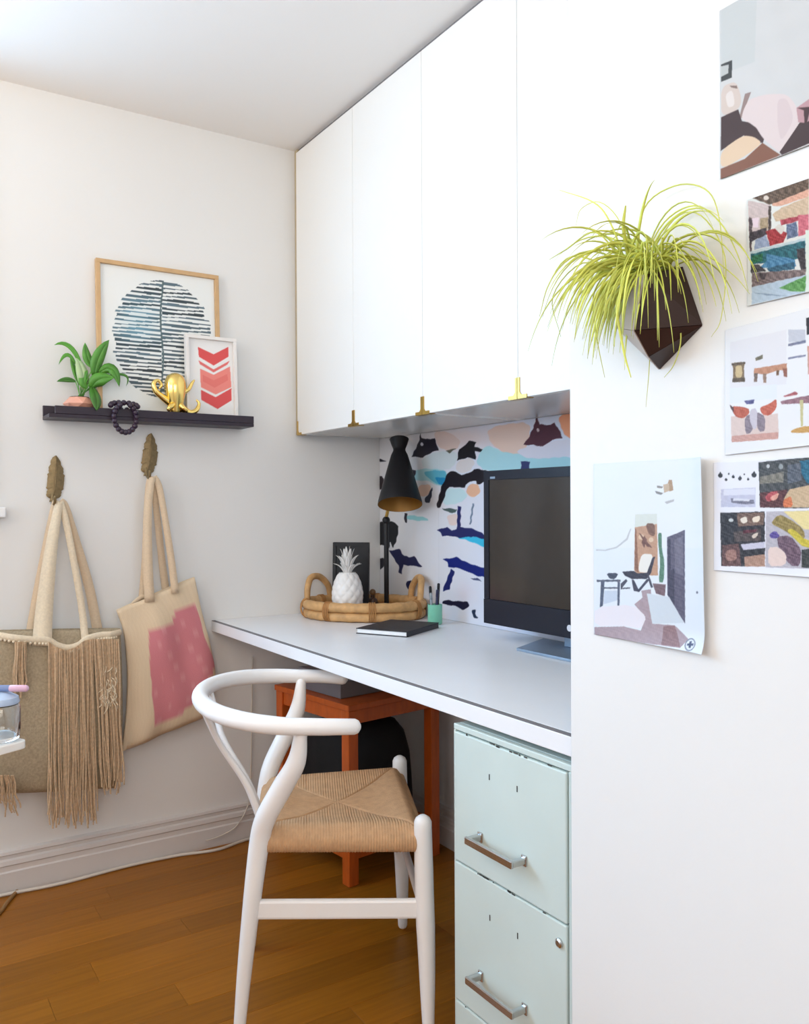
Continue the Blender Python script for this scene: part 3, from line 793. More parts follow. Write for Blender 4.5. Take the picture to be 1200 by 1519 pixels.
for p_ in pts[1:]:
    o = bpy.data.objects.new('bead', bd0); COL.objects.link(o); o.parent = bg_; o.location = Vector(p_)-Vector(bg_.location)

# ------------------------------------------------------------------ feather hooks
def hook(pt, pb, lab):
    """pt, pb: top and bottom points on the wall plane"""
    t = thing('feather_hook', lab, 'wall hook', pb, 'brass feather hooks on the left wall')
    pt, pb = np.array(pt), np.array(pb); ax = pt-pb; L_ = np.linalg.norm(ax); ax /= L_; yv = np.array((0, 1., 0)); sd = yv-np.dot(yv, ax)*ax; sd /= np.linalg.norm(sd)
    mb = MB(); n = 26; Lf = []; Rt = []; Mi = []
    for i in range(n+1):
        s_ = i/n; w_ = .024*math.sin(math.pi*min(1, s_*.86+.10))**.6*(1+.10*((i % 4) == 0)-.12*((i % 5) == 2))
        if s_ < .1: w_ *= .5
        p_ = pb+ax*(s_*L_)+sd*.006*math.sin(s_*math.pi); x_ = np.array((1., 0, 0))
        Mi.append(p_+x_*.010); Lf.append(p_-sd*w_+x_*.003-ax*.006); Rt.append(p_+sd*w_+x_*.003-ax*.006)
    mb.strip(Lf, Mi); mb.strip(Mi, Rt); mb.build('feather', ANTBRASS, t, solid=.003)
    MB().tube([pb+np.array((.008, 0, -.004)), pt+np.array((.011, .001, -.012))], [.003, .0015], 8).build('quill', ANTBRASS, t, smooth=True)
    MB().tube(spline([pb+np.array((.006, 0, .020)), pb+np.array((.012, 0, .002)), pb+np.array((.030, 0, -.012)), pb+np.array((.046, .0, -.004)), pb+np.array((.050, 0, .010))], 5), [.005, .0045, .004, .005], 10).build('prong', ANTBRASS, t, smooth=True)
    MB().obox(pb+np.array((.003, 0, .05)), (.003, 0, 0), (0, .006, 0), (0, 0, .03)).build('wall_plate', ANTBRASS, t)
hook(at(82, 676, X=WX), at(77, 742, X=WX), 'brass feather hook holding the fringed bag')
hook(at(223, 643, X=WX), at(216, 704, X=WX), 'brass feather hook holding the pink square tote, below the ledge')

# ------------------------------------------------------------------ bags
def ribbon(nm, m_, parent, ctr, hw, X0, X1=None, th=.003, prof=None):
    """cloth strap through photo-plane points; hw half widths in metres along the wall; X between X0..X1"""
    n = len(ctr); P = []
    for i, (px, py) in enumerate(ctr):
        x_ = X0 if X1 is None else X0+(X1-X0)*i/(n-1)
        if prof: x_ = prof[i]
        P.append(at(px, py, X=x_))
    S_ = spline(P, 6); Hh = np.interp(np.linspace(0, 1, len(S_)), np.linspace(0, 1, len(hw)), hw)
    A = []; B = []
    for i, p_ in enumerate(S_):
        d = S_[min(i+1, len(S_)-1)]-S_[max(i-1, 0)]; d /= np.linalg.norm(d); sd = np.cross(d, (1., 0, 0)); sd /= np.linalg.norm(sd)+1e-9
        tw = np.array((1., 0, 0))*.25
        sd = sd+tw*np.linalg.norm(sd); sd /= np.linalg.norm(sd)
        A.append(p_+sd*Hh[i]); B.append(p_-sd*Hh[i])
    return MB().strip(A, B).build(nm, m_, parent, smooth=True, solid=th, ang=80)

def bagbody(nm, parent, rows, xc, depth, m_, fn=None, nf=36, wr=.004, seed=0, open_top=True):
    """rows: list of ((pxL,pyL),(pxR,pyR)) top to bottom on plane X=xc; closed pouch with soft folds"""
    rg = np.random.default_rng(seed); ph = rg.uniform(0, 6.28, 6)
    Ls = spline([at(*r_[0], X=xc) for r_ in rows], 6); Rs = spline([at(*r_[1], X=xc) for r_ in rows], 6)
    nr = len(Ls); V_ = np.zeros((nr, 2*nf, 3))
    for i in range(nr):
        s_ = i/(nr-1); dd = depth*(math.sin(math.pi*(.12+.80*s_))**.6)*(1 if s_ < .96 else .4)
        for k in range(2*nf):
            th = math.pi*k/nf; u = .5-.5*math.cos(th)   # 0..1 front, 1..0 back
            p_ = Ls[i]*(1-u)+Rs[i]*u; s2 = math.sin(th)
            x_ = dd*(abs(s2)**.7)*(1 if s2 >= 0 else -1)
            if s2 > 0: x_ += wr*s2*(math.sin(u*9+ph[0]+s_*3)+.6*math.sin(u*17+ph[1]-s_*5)+.5*math.sin(s_*11+ph[2]+u*5))
            else: x_ = max(x_, -(xc-WX)+.004)
            V_[i, k] = p_+np.array((x_, 0, 0))
    mb = MB(); mb.v = [tuple(q) for q in V_.reshape(-1, 3)]; n2 = 2*nf
    for i in range(nr-1):
        for k in range(n2): k2 = (k+1) % n2; mb.f.append((i*n2+k, i*n2+k2, (i+1)*n2+k2, (i+1)*n2+k))
    mb.f.append(tuple((nr-1)*n2+k for k in range(n2)))
    if not open_top: mb.f.append(tuple(range(n2))[::-1])
    o = mb.build(nm, m_, parent, smooth=True, ang=80, solid=.002)
    if fn is not None:
        P = V_.reshape(-1, 3); px, py = project(P); c = lin(np.clip(fn(px, py), 0, 255)); me = o.data
        a_ = me.color_attributes.new('Col', 'FLOAT_COLOR', 'POINT'); a_.data.foreach_set('color', np.concatenate([c, np.ones((len(P), 1))], 1).ravel())
    return o

# fringed bag
xb = WX+.045
b1 = thing('fringed_bag', 'jute tote bag with long beige fringe hanging from the feather hook at left', 'bag', at(95, 940, X=WX+.04))
bagbody('bag_body', b1, [((-32, 936), (178, 932)), ((-34, 985), (180, 985)), ((-30, 1060), (181, 1060)), ((-28, 1130), (178, 1125)), ((-22, 1178), (172, 1168))], xb, .034, JUTE, wr=.003, seed=3)
# cream rope band with a dipped neckline
band = [(-34, 938), (-5, 942), (20, 946), (52, 949), (72, 950), (84, 957), (100, 961), (116, 957), (130, 947), (150, 942), (165, 941), (178, 938)]
bp_ = spline([at(x_, y_, X=xb+.036 if 0 < x_ < 170 else xb+.014) for x_, y_ in band], 8)
MB().tube(bp_, .0075, 8, flat=(.7, 1.3)).build('neck_band', CREAMY, b1, smooth=True, label='cream neckline band')
kn = MB()
for i in range(6, len(bp_)-4, 2): kn.ball(bp_[i]+np.array((.003, 0, -.011)), .0045, 5)
kn.build('knots', CREAMY, b1, smooth=True, kind='stuff')
ribbon('strap', CREAMY, b1, [(62, 958), (66, 900), (75, 820), (84, 765), (88, 744)], [.027, .024, .018, .013, .010], 0, prof=[xb+.036, WX+.06, WX+.052, WX+.045, WX+.043])
ribbon('strap', CREAMY, b1, [(127, 954), (121, 900), (109, 830), (98, 775), (89, 744)], [.011, .010, .010, .010, .010], 0, prof=[xb+.036, WX+.058, WX+.052, WX+.046, WX+.043])
ribbon('strap', CANVAS, b1, [(44, 945), (55, 880), (70, 800), (80, 752), (84, 742)], [.013, .012, .010, .009, .008], 0, prof=[WX+.02, WX+.02, WX+.022, WX+.03, WX+.033])
ribbon('strap', CANVAS, b1, [(146, 942), (132, 870), (112, 800), (98, 752), (90, 742)], [.015, .014, .012, .009, .008], 0, prof=[WX+.02, WX+.02, WX+.022, WX+.03, WX+.033])
def fringe(nm, x0, x1, y0, xa, xb_, y1, n, seed, gap=.0):
    rg = np.random.default_rng(seed); mb = MB()
    for i in range(n):
        u = (i+.5)/n+rg.uniform(-.6, .6)/n; ua = np.clip(u+rg.uniform(-.06, .06), 0, 1); wob = rg.uniform(-4, 4, 3)
        yt = y0(u) if callable(y0) else y0; yb = y1+rg.uniform(-22, 8)
        X1 = xb+.038+rg.uniform(0, .012)
        P = [at(x0+(x1-x0)*u, yt, X=X1)]
        for j, f in enumerate((.3, .6, .85, 1)):
            P.append(at(x0+(x1-x0)*u+((xa+(xb_-xa)*ua)-(x0+(x1-x0)*u))*f+wob[j % 3]*f, yt+(yb-yt)*f, X=X1+(.004*math.sin(i)-.01*f)))
        mb.tube(spline(P, 3), rg.uniform(.0016, .0026), 5, round_end=False)
    return mb.build(nm, FRINGE, b1, smooth=True, kind='stuff')
neck = lambda u: np.interp(72+u*72, [72, 84, 100, 116, 130, 144], [952, 960, 965, 960, 950, 948])
fringe('centre_fringe', 72, 138, neck, 72, 142, 1222, 62, 1)
fringe('left_fringe', 22, 40, 952, 20, 40, 1032, 12, 2)
fringe('side_fringe', 138, 176, 948, 152, 182, 1172, 34, 3)
fringe('corner_fringe', -28, 20, 1150, -26, 28, 1205, 26, 4)
mc = MB(); rg = np.random.default_rng(9)
for k in range(40):   # knotted net over the right shoulder of the bag
    a_ = (148+rg.uniform(0, 26), 985+rg.uniform(0, 60)); c_ = (a_[0]+rg.uniform(-9, 9), a_[1]+rg.uniform(6, 16))
    mc.tube([at(*a_, X=xb+.043), at((a_[0]+c_[0])/2+2, (a_[1]+c_[1])/2, X=xb+.048), at(*c_, X=xb+.043)], .0018, 5, round_end=False)
mc.build('knotted_net', CREAMY, b1, smooth=True, kind='stuff')

# pink square tote
b2 = thing('tote_bag', 'natural canvas tote with a pink painted square on the second feather hook', 'bag', at(240, 960, X=WX+.04))
PINK = [(220, 935), (257, 922), (258, 906), (289, 895), (299, 930), (318, 982), (316, 1000), (296, 1030), (273, 1056), (229, 1077), (224, 1010)]
def totefn(px, py):
    c = np.empty(px.shape+(3,)); c[:] = (230, 208, 178)
    n_ = 3*np.sin(px*1.7)*np.sin(py*1.9); c += n_[..., None]
    k = inpoly(px+1.2*np.sin(py*.8), py+1.0*np.sin(px*.9), PINK)
    c[k] = np.array((218, 138, 146)); 
    d = k & (np.sin(px*.21+1.3*np.sin(py*.07))*np.sin(py*.17+px*.05) > .72); c[d] = (226, 156, 162)
    return c
TOTE = cmat('tote_canvas', .95, .1, bump=.5, bscale=600)
bagbody('bag_body', b2, [((173, 905), (288, 856)), ((184, 940), (298, 905)), ((189, 1000), (312, 960)), ((187, 1060), (319, 1012)), ((181, 1114), (306, 1062))], WX+.040, .026, TOTE, totefn, nf=110, wr=.0045, seed=6)
ribbon('strap', CANVAS, b2, [(222, 893), (219, 830), (219, 765), (223, 722), (227, 707)], [.015, .015, .013, .011, .010], 0, prof=[WX+.064, WX+.058, WX+.052, WX+.047, WX+.044])
ribbon('strap', CANVAS, b2, [(260, 880), (254, 830), (244, 765), (236, 722), (228, 707)], [.012, .011, .010, .010, .010], 0, prof=[WX+.064, WX+.057, WX+.052, WX+.047, WX+.044])
ribbon('strap', CANVAS, b2, [(210, 895), (215, 830), (217, 765), (220, 722), (223, 708)], [.011, .010, .009, .009, .008], 0, prof=[WX+.016, WX+.018, WX+.022, WX+.03, WX+.033])
ribbon('strap', CANVAS, b2, [(247, 885), (240, 830), (233, 765), (228, 722), (224, 708)], [.012, .011, .010, .009, .008], 0, prof=[WX+.016, WX+.018, WX+.022, WX+.03, WX+.033])
MB().tube(spline([at(193, 902, X=WX+.03), at(200, 893, X=WX+.03), at(212, 885, X=WX+.03), at(222, 888, X=WX+.03)], 4), .007, 8, flat=(.5, 1)).build('inner_fold', CANVAS, b2, smooth=True)

# ------------------------------------------------------------------ tray and what stands on it
TC = np.array((-2.535, 1.455, ZD)); ph_ = math.radians(45); ta = np.array((math.cos(ph_), math.sin(ph_), 0)); tb = np.array((-math.sin(ph_), math.cos(ph_), 0))
RA, RB = .200, .150
def TE(th, ka=1., z=0, kr=0.): return TC+ta*math.cos(th)*(RA*ka+kr)+tb*math.sin(th)*(RB*ka+kr)+np.array((0, 0, z))
tr = thing('rattan_tray', 'oval rattan tray with looped handles on the desk corner', 'tray', TC)
mb = MB(); n = 48
for z_ in (.002, .016): mb.v += [tuple(TE(2*math.pi*k/n, .97, z_)) for k in range(n)]
mb.f = [tuple(range(n))[::-1], tuple(range(n, 2*n))]+[(k, (k+1) % n, n+(k+1) % n, n+k) for k in range(n)]
mb.build('tray_base', RATTAN, tr)
for i, (z_, r_) in enumerate(((.0165, .0155), (.0475, .0165))):
    P = [TE(2*math.pi*k/72, 1, z_, .003*i) for k in range(73)]
    rr = [r_*(1+.07*math.sin(k*1.9+i)) for k in range(73)]
    MB().tube(P, rr, 10, round_end=False).build('rattan_coil', RATTAN, tr, smooth=True, ang=80)
wrp = MB()
for th in (.4, 1.5, 2.6, 3.5, 4.25, 5.0, 5.9):
    for q in range(4):
        c = TE(th+q*.03, 1, .034, .003); wrp.tube([c+np.array((math.cos(a_)*ta+math.sin(a_)*0*tb)*0)+(TE(th+q*.03, 1, 0, .01)-TE(th+q*.03, 1, 0, 0))/.01*.0195*math.cos(a_)+np.array((0, 0, .0315*math.sin(a_))) for a_ in np.linspace(0, 2*math.pi, 17)], .0022, 5, round_end=False)
wrp.build('binding', mat('rattan_binding', (176, 124, 70), .6, var=.2), tr, smooth=True, kind='stuff')
for th, up_ in ((math.pi-.30, 1), (.36, 1)):
    P = [TE(th-.42, 1, .055), TE(th-.36, 1.0, .098), TE(th-.15, 1.0, .130), TE(th+.15, 1.0, .130), TE(th+.36, 1.0, .098), TE(th+.42, 1, .055)]
    MB().tube(spline(P, 7), [.0105, .0115, .0115, .0105], 12).build('handle', RATTAN, tr, smooth=True, ang=80)

zt = ZD+.0165
# pineapple
pcn = V(-.193, 2.85, zt)
pn = thing('ceramic_pineapple', 'white ceramic pineapple ornament standing in the rattan tray', 'ornament', pcn)
mb = MB(); nn, mm = 64, 84
for i in range(nn+1):
    s_ = i/nn; r_ = .0505*(math.sin(math.pi*(.16+.74*s_))**.55) if s_ < .97 else .026
    if s_ < .03: r_ *= .93
    for k in range(mm):
        th = 2*math.pi*k/mm; bmp = .0034*abs(math.sin(5*th+s_*12)*math.sin(5*th-s_*12))**.6
        mb.v.append(tuple(pcn+np.array((math.cos(th)*(r_+bmp), math.sin(th)*(r_+bmp), s_*.142))))
for i in range(nn):
    for k in range(mm): k2 = (k+1) % mm; mb.f.append((i*mm+k, i*mm+k2, (i+1)*mm+k2, (i+1)*mm+k))
mb.f.append(tuple(range(mm))[::-1]); mb.f.append(tuple(nn*mm+k for k in range(mm)))
mb.build('body', CERAM, pn, smooth=True, ang=80)
ctop = pcn+np.array((0, 0, .142))
for ring, (cnt, out, hgt, w_, r1) in enumerate(((8, .050, .030, .0085, .012), (7, .040, .058, .0085, .010), (6, .024, .080, .0080, .007), (3, .008, .088, .0070, .003))):
    for k in range(cnt):
        th = 2*math.pi*(k+.5*(ring % 2))/cnt; d = np.array((math.cos(th), math.sin(th), 0))
        leaf(pn, ctop+d*r1+np.array((0, 0, -.004)), ctop+d*(out*.35+.006)+np.array((0, 0, hgt*.8)), ctop+d*out+np.array((0, 0, hgt)), w_, CERAM, side=d)
MB().lathe([(.013, -.004), (.012, .02), (.007, .05), (.002, .06)], ctop, n=12).build('crown_core', CERAM, pn, smooth=True)
# black board behind the pineapple
bb = V(-.190, 2.975, zt)
fr_ = thing('black_photo_frame', 'black rectangular frame standing behind the white pineapple', 'picture frame', bb)
yaw = math.radians(14); ex = np.array((r0*math.cos(yaw)-f0*math.sin(yaw))); ey_ = np.array((r0*math.sin(yaw)+f0*math.cos(yaw)))
lean = np.array(ey_*.05+z0); lean /= np.linalg.norm(lean); nn_ = np.cross(ex, lean)
c0 = bb+lean*.119
MB().obox(c0, ex*.066, lean*.119, nn_*.006).build('panel', BLACKP, fr_, bev=.002)
q = MB(); q.obox(c0+lean*.112-nn_*.0075*np.sign(np.dot(nn_, f0)), ex*.066, lean*.006, nn_*.002); q.obox(c0-ex*.060-nn_*.0075*np.sign(np.dot(nn_, f0)), ex*.006, lean*.106, nn_*.002); q.obox(c0+ex*.060-nn_*.0075*np.sign(np.dot(nn_, f0)), ex*.006, lean*.106, nn_*.002)
q.build('frame_rim', BLACKP, fr_)
# small trinket
tkc = V(-.114, 2.995, zt)
tk = thing('round_trinket', 'small dark round bottle between the pineapple and the lamp', 'ornament', tkc)
MB().lathe([(.012, 0), (.019, .008), (.021, .022), (.016, .036), (.008, .042), (.008, .05)], tkc, n=20).build('bottle', mat('dark_amber', (72, 50, 38), .3), tk, smooth=True)
MB().ball(tkc+np.array((0, 0, .0605)), .0115, 8).build('stopper', mat('stopper_brown', (120, 90, 60), .35), tk, smooth=True)
# lamp
lb = V(-.064, 2.955, zt)
lm = thing('desk_lamp', 'black desk lamp with tall cone shade standing in the rattan tray', 'lamp', lb)
MB().lathe([(.036, 0), (.036, .008), (.033, .012), (.012, .014)], lb, n=36).build('base', BLACKP, lm, smooth=True)
ptop = lb+np.array((0, 0, .315))
MB().tube([lb+np.array((0, 0, .012)), ptop], .0085, 14).build('pole', BLACKP, lm, smooth=True)
MB().ball(ptop, .014, 8).build('joint', BLACKP, lm, smooth=True)
axd = np.array(z0*1.0+f0*.36-r0*.01); axd /= np.linalg.norm(axd)   # from mouth to crown
mouth = V(-.015, 2.86, 1.143)
sp_ = [(.0755, 0), (.074, .012), (.060, .065), (.044, .125), (.029, .180), (.0215, .196), (.021, .204), (.028, .222), (.0335, .240), (.031, .242), (.020, .226), (.001, .222)]
MB().lathe(sp_, mouth, axd, 40, close=False).build('shade', BLACKP, lm, smooth=True, ang=50)
MB().lathe([(.0750, .0005), (.072, .010), (.058, .063), (.042, .123), (.026, .178), (.001, .186)], mouth, axd, 40, close=False).build('shade_lining', mat('shade_gold_lining', (150, 104, 36), .45, metal=.35), lm, smooth=True, ang=50)
MB().ball(mouth+axd*.075, .024, 10, (1, 1, 1.1)).build('bulb', mat('bulb_glass', (222, 214, 196), .3), lm, smooth=True)
MB().tube([mouth+axd*.1, mouth+axd*.17], .014, 12).build('socket', BRASS, lm, smooth=True)
MB().tube(spline([ptop+np.array((0, 0, .01)), ptop+(mouth+axd*.10-ptop)*.35+np.array((0, 0, .02)), mouth+axd*.10+f0*.058], 6), .006, 10).build('arm', BRASS, lm, smooth=True)

# notebook
na = np.array((-2.214, 1.243, 0)); e1 = np.array((.872, .490, 0)); e2 = np.array((-.490, .872, 0)); nw, nl = .172, .215
nb = thing('notebook', 'closed black notebook lying on the desk in front of the tray', 'notebook', na+e1*nw/2+e2*nl/2+z0*ZD)
def nbx(nm, o0, o1, p0, p1, z1, z2, m_): 
    c = na+e1*(o0+o1)/2+e2*(p0+p1)/2+z0*(z1+z2)/2
    return MB().obox(c, e1*(o1-o0)/2, e2*(p1-p0)/2, z0*(z2-z1)/2).build(nm, m_, nb, bev=.0008)
nbx('back_cover', 0, nw, 0, nl, ZD+.0005, ZD+.0025, NOTEC); nbx('pages', .003, nw-.003, .003, nl-.003, ZD+.0026, ZD+.0145, PAGES); nbx('front_cover', 0, nw, 0, nl, ZD+.0146, ZD+.017, NOTEC)
nbx('spine', nw-.0028, nw, .003, nl-.003, ZD+.0026, ZD+.0145, NOTEC)
# pen cup
cc_ = np.array((-2.245, 1.552, ZD+.0005))
cp = thing('pen_cup', 'mint green cup beside the tray handle', 'cup', cc_)
MB().lathe([(.020, 0), (.0235, .003), (.0235, .064), (.0215, .064), (.0205, .005), (.001, .004)], cc_, n=28, close=False).build('cup_body', MINTC, cp, smooth=True, ang=50)
for i, (dx, dy, tx, ty, hh, m_, lab) in enumerate(((-.010, -.004, -.018, -.006, .118, BLACKP, 'black pen leaning left in the mint cup'), (.003, .006, .004, .012, .128, BLACKP, 'black pen standing tallest in the mint cup'), (.010, -.004, .020, -.004, .110, mat('navy_plastic', (26, 30, 70), .4), 'navy pen leaning right in the mint cup'), (-.002, -.010, -.002, -.014, .098, mat('clear_grey', (150, 160, 168), .3), 'grey pen at the front of the mint cup'))):
    p0 = cc_+np.array((dx, dy, .008)); p1 = cc_+np.array((tx, ty, hh)); t = thing('pen', lab, 'pen', p0)
    MB().tube([p0, p0+(p1-p0)*.8], .0042, 10).build('barrel', m_, t, smooth=True); MB().tube([p0+(p1-p0)*.81, p1], .0046, 10).build('cap', m_, t, smooth=True)

# ------------------------------------------------------------------ monitor
MY = 1.50
mo = thing('monitor', 'wide black desktop monitor with glossy screen on the desk', 'monitor', (-1.62, 1.53, ZD))
X0m, X1m, Z0m, Z1m = -1.922, -1.335, .803, 1.237
hsg = MB(); hsg.box((X0m, MY+.006, Z0m), (X1m, MY+.035, Z1m)); hsg.box((X0m+.09, MY+.0352, Z0m+.05), (X1m-.09, MY+.06, Z1m-.06)); hsg.build('housing', BEZEL, mo, bev=.003)
bz = MB(); bz.box((X0m, MY, Z1m-.026), (X1m, MY+.0055, Z1m)); bz.box((X0m, MY, Z0m+.070), (X0m+.022, MY+.0055, Z1m-.026)); bz.box((X1m-.022, MY, Z0m+.070), (X1m, MY+.0055, Z1m-.026)); bz.build('bezel', BEZEL, mo)
MB().box((X0m, MY-.002, Z0m), (X1m, MY+.0055, Z0m+.0695)).build('chin', BEZEL, mo, bev=.001)
MB().box((X0m+.0225, MY+.0025, Z0m+.0705), (X1m-.0225, MY+.0055, Z1m-.0265)).build('screen', SCREEN, mo)
MB().lathe([(.0085, 0), (.0085, .001)], (-1.572, MY-.002, Z0m+.026), (0, -1, 0), 20).build('emblem', mat('emblem_white', (214, 214, 220), .3), mo)
MB().box((X0m+.030, MY-.0005, Z1m-.023), (X0m+.052, MY, Z1m-.017)).build('badge', SILVER, mo)
ft = MB(); ft.prism([(-1.715, 1.445, ZD+.0005), (-1.33, 1.445, ZD+.0005), (-1.30, 1.615, ZD+.0005), (-1.80, 1.615, ZD+.0005)], (0, 0, .007)); ft.build('foot', SILVER, mo, bev=.001)
MB().box((-1.66, MY+.062, ZD+.008), (-1.50, MY+.080, 1.02)).build('neck', SILVER, mo, bev=.002)

# ------------------------------------------------------------------ prints taped to the right wall
def noisebg(base, amp, f=.6):
    base = np.array(base, float)
    def g(x, y):
        n_ = np.sin(x*f+3*np.sin(y*f*.37))*np.sin(y*f*1.3+2*np.sin(x*f*.51)); n2 = np.sin(x*f*2.3+y*f*1.1)*np.sin(y*f*1.9-x*f*.7)
        return np.clip(base+((n_*.6+n2*.4)*amp)[..., None], 0, 255)
    return g
def wallsheet(lab, x0, x1, z0_, z1, fn, tilt=0., cm=.004, seed=0, cat='print', sp=.00095, warp=1.):
    O = np.array((x0, YP-.0018, z0_)); U = np.array((x1-x0, 0, tilt)); W_ = np.array((0, 0, z1-z0_))
    def curl(u, v): return (cm*(np.clip((u-.75)/.25, 0, 1)**2*(.4+.6*v)*warp+.6*np.clip((.12-v)/.12, 0, 1)**2*u)+.0006*np.sin(u*5+v*4+seed)**2)
    nu = int((x1-x0)/sp*1.6); nv = int((z1-z0_)/sp*1.1)
    o = sheet('photo_print', O, U, W_, nu, nv, fn, PRINTM, curl=curl, nrm=np.array((0, -1., 0)))
    return tag(o, lab, cat, 'prints taped to the right wall')

DB = (66, 48, 50)
top_fn = painter(noisebg((208, 210, 211), 2, .05), [(1050, 0, 5.427, [
    ((200, 205, 206), [(107, 100), (400, -200), (380, 500), (107, 600)]),
    ((60, 64, 66), [(107, 520), (197, 485), (195, 625), (107, 660)]), ((190, 194, 194), [(107, 535), (170, 520), (165, 590), (107, 620)]),
    ((212, 198, 190), rndpoly([(107, 700), (230, 650), (275, 800), (250, 880), (107, 945)])), ((226, 218, 214), rndpoly([(140, 760), (200, 720), (220, 850), (160, 870)])),
    ((130, 110, 104), [(175, 690), (235, 690), (240, 715), (190, 705)]), ((150, 130, 126), [(300, 755), (350, 740), (300, 870), (275, 950), (255, 940)]),
    (DB, [(107, 945), (245, 880), (275, 975), (330, 985), (385, 1025), (465, 1075), (445, 1150), (380, 1150), (290, 1090), (107, 1215)]),
    ((222, 208, 208), rndpoly([(285, 890), (330, 800), (460, 760), (640, 755), (720, 860), (750, 990), (590, 1240), (520, 1180), (440, 1110), (380, 1010), (270, 960)], 2)),
    ((214, 198, 200), rndpoly([(560, 800), (640, 790), (700, 960), (590, 1150), (560, 1000)], 2)),
    ((132, 88, 70), [(107, 1360), (300, 1280), (440, 1150), (590, 1250), (107, 1445)]),
    ((226, 200, 172), rndpoly([(107, 1215), (280, 1090), (370, 1100), (440, 1150), (330, 1240), (107, 1370)], 2)),
    (DB, [(580, 1225), (740, 990), (830, 940), (1000, 880), (1000, 1100), (814, 1160), (600, 1250)]),
    ((190, 150, 156), [(715, 870), (830, 790), (1000, 760), (1000, 900), (780, 990), (730, 985)]),
    ((70, 46, 50), [(720, 870), (830, 860), (800, 990), (780, 990), (775, 890)]),
])])
wallsheet('large print of a white draped chair on dark boards, top of the wall', -.731, -.50, 1.575, 1.80, top_fn, seed=1)
mk = [(c, p) for c, p in (
    ((206, 190, 190), [(360, 270), (600, 320), (600, 600), (370, 640)]), ((96, 76, 60), [(400, 245), (1013, 30), (1013, 150), (620, 310), (590, 315)]), ((226, 214, 204), ell(555, 243, 28, 26)),
    ((222, 170, 146), [(620, 310), (1013, 150), (1013, 230), (720, 330), (620, 330)]), ((208, 184, 156), [(720, 350), (1013, 230), (1013, 430), (660, 500), (620, 420)]), ((70, 56, 52), [(578, 330), (608, 330), (608, 580), (578, 600)]),
    ((80, 66, 72), [(370, 450), (410, 460), (400, 820), (380, 820)]), ((168, 150, 122), [(490, 460), (575, 450), (575, 580), (490, 590)]), ((232, 214, 226), [(405, 460), (475, 455), (470, 560), (415, 560)]),
    ((52, 44, 56), [(380, 620), (560, 560), (560, 640), (380, 720)]), ((160, 36, 46), [(550, 600), (660, 570), (780, 620), (740, 720), (600, 760)]), ((216, 212, 206), rndpoly([(640, 560), (700, 515), (760, 570), (720, 640), (680, 600)])),
    ((150, 166, 196), [(440, 700), (550, 640), (600, 760), (430, 800)]), ((96, 110, 142), [(770, 530), (880, 500), (900, 650), (780, 690)]), ((206, 106, 122), [(900, 430), (1013, 420), (1013, 620), (900, 660)]), ((170, 60, 76), [(700, 480), (900, 440), (900, 490), (720, 540)]),
    ((190, 210, 218), [(385, 820), (980, 670), (975, 700), (388, 850)]),
    ((20, 96, 110), [(390, 850), (975, 700), (975, 880), (880, 900), (390, 960)]), ((22, 104, 70), [(400, 870), (520, 840), (520, 920), (400, 950)]), ((70, 130, 172), [(560, 840), (640, 860), (860, 900), (880, 980), (480, 1000), (560, 920)]),
    ((56, 52, 60), [(390, 960), (480, 960), (560, 1030), (390, 1050)]), ((50, 44, 52), [(880, 790), (970, 780), (985, 1020), (930, 1010), (890, 880)]), ((40, 92, 120), [(560, 1000), (860, 930), (860, 1010), (600, 1040)]),
    ((120, 104, 104), [(400, 1050), (980, 1010), (985, 1080), (700, 1130), (400, 1210)]), ((66, 56, 62), [(480, 1050), (560, 1050), (540, 1120), (500, 1120)]),
    ((184, 204, 222), [(400, 1200), (985, 1070), (985, 1260), (400, 1390)]), ((90, 152, 80), [(690, 1210), (985, 1080), (980, 1250), (840, 1250)]), ((140, 160, 184), [(410, 1260), (560, 1270), (800, 1300), (560, 1290)]),
    ((222, 236, 226), [(978, 590), (1100, 580), (1100, 1270), (985, 1250)]))]
mk_fn = painter((226, 230, 228), [(1060, 260, 7.236, mk)], wob=.3, tex=26)
wallsheet('colourful market stall print, below the white chair print', -.690, -.548, 1.397, 1.535, mk_fn, seed=2)
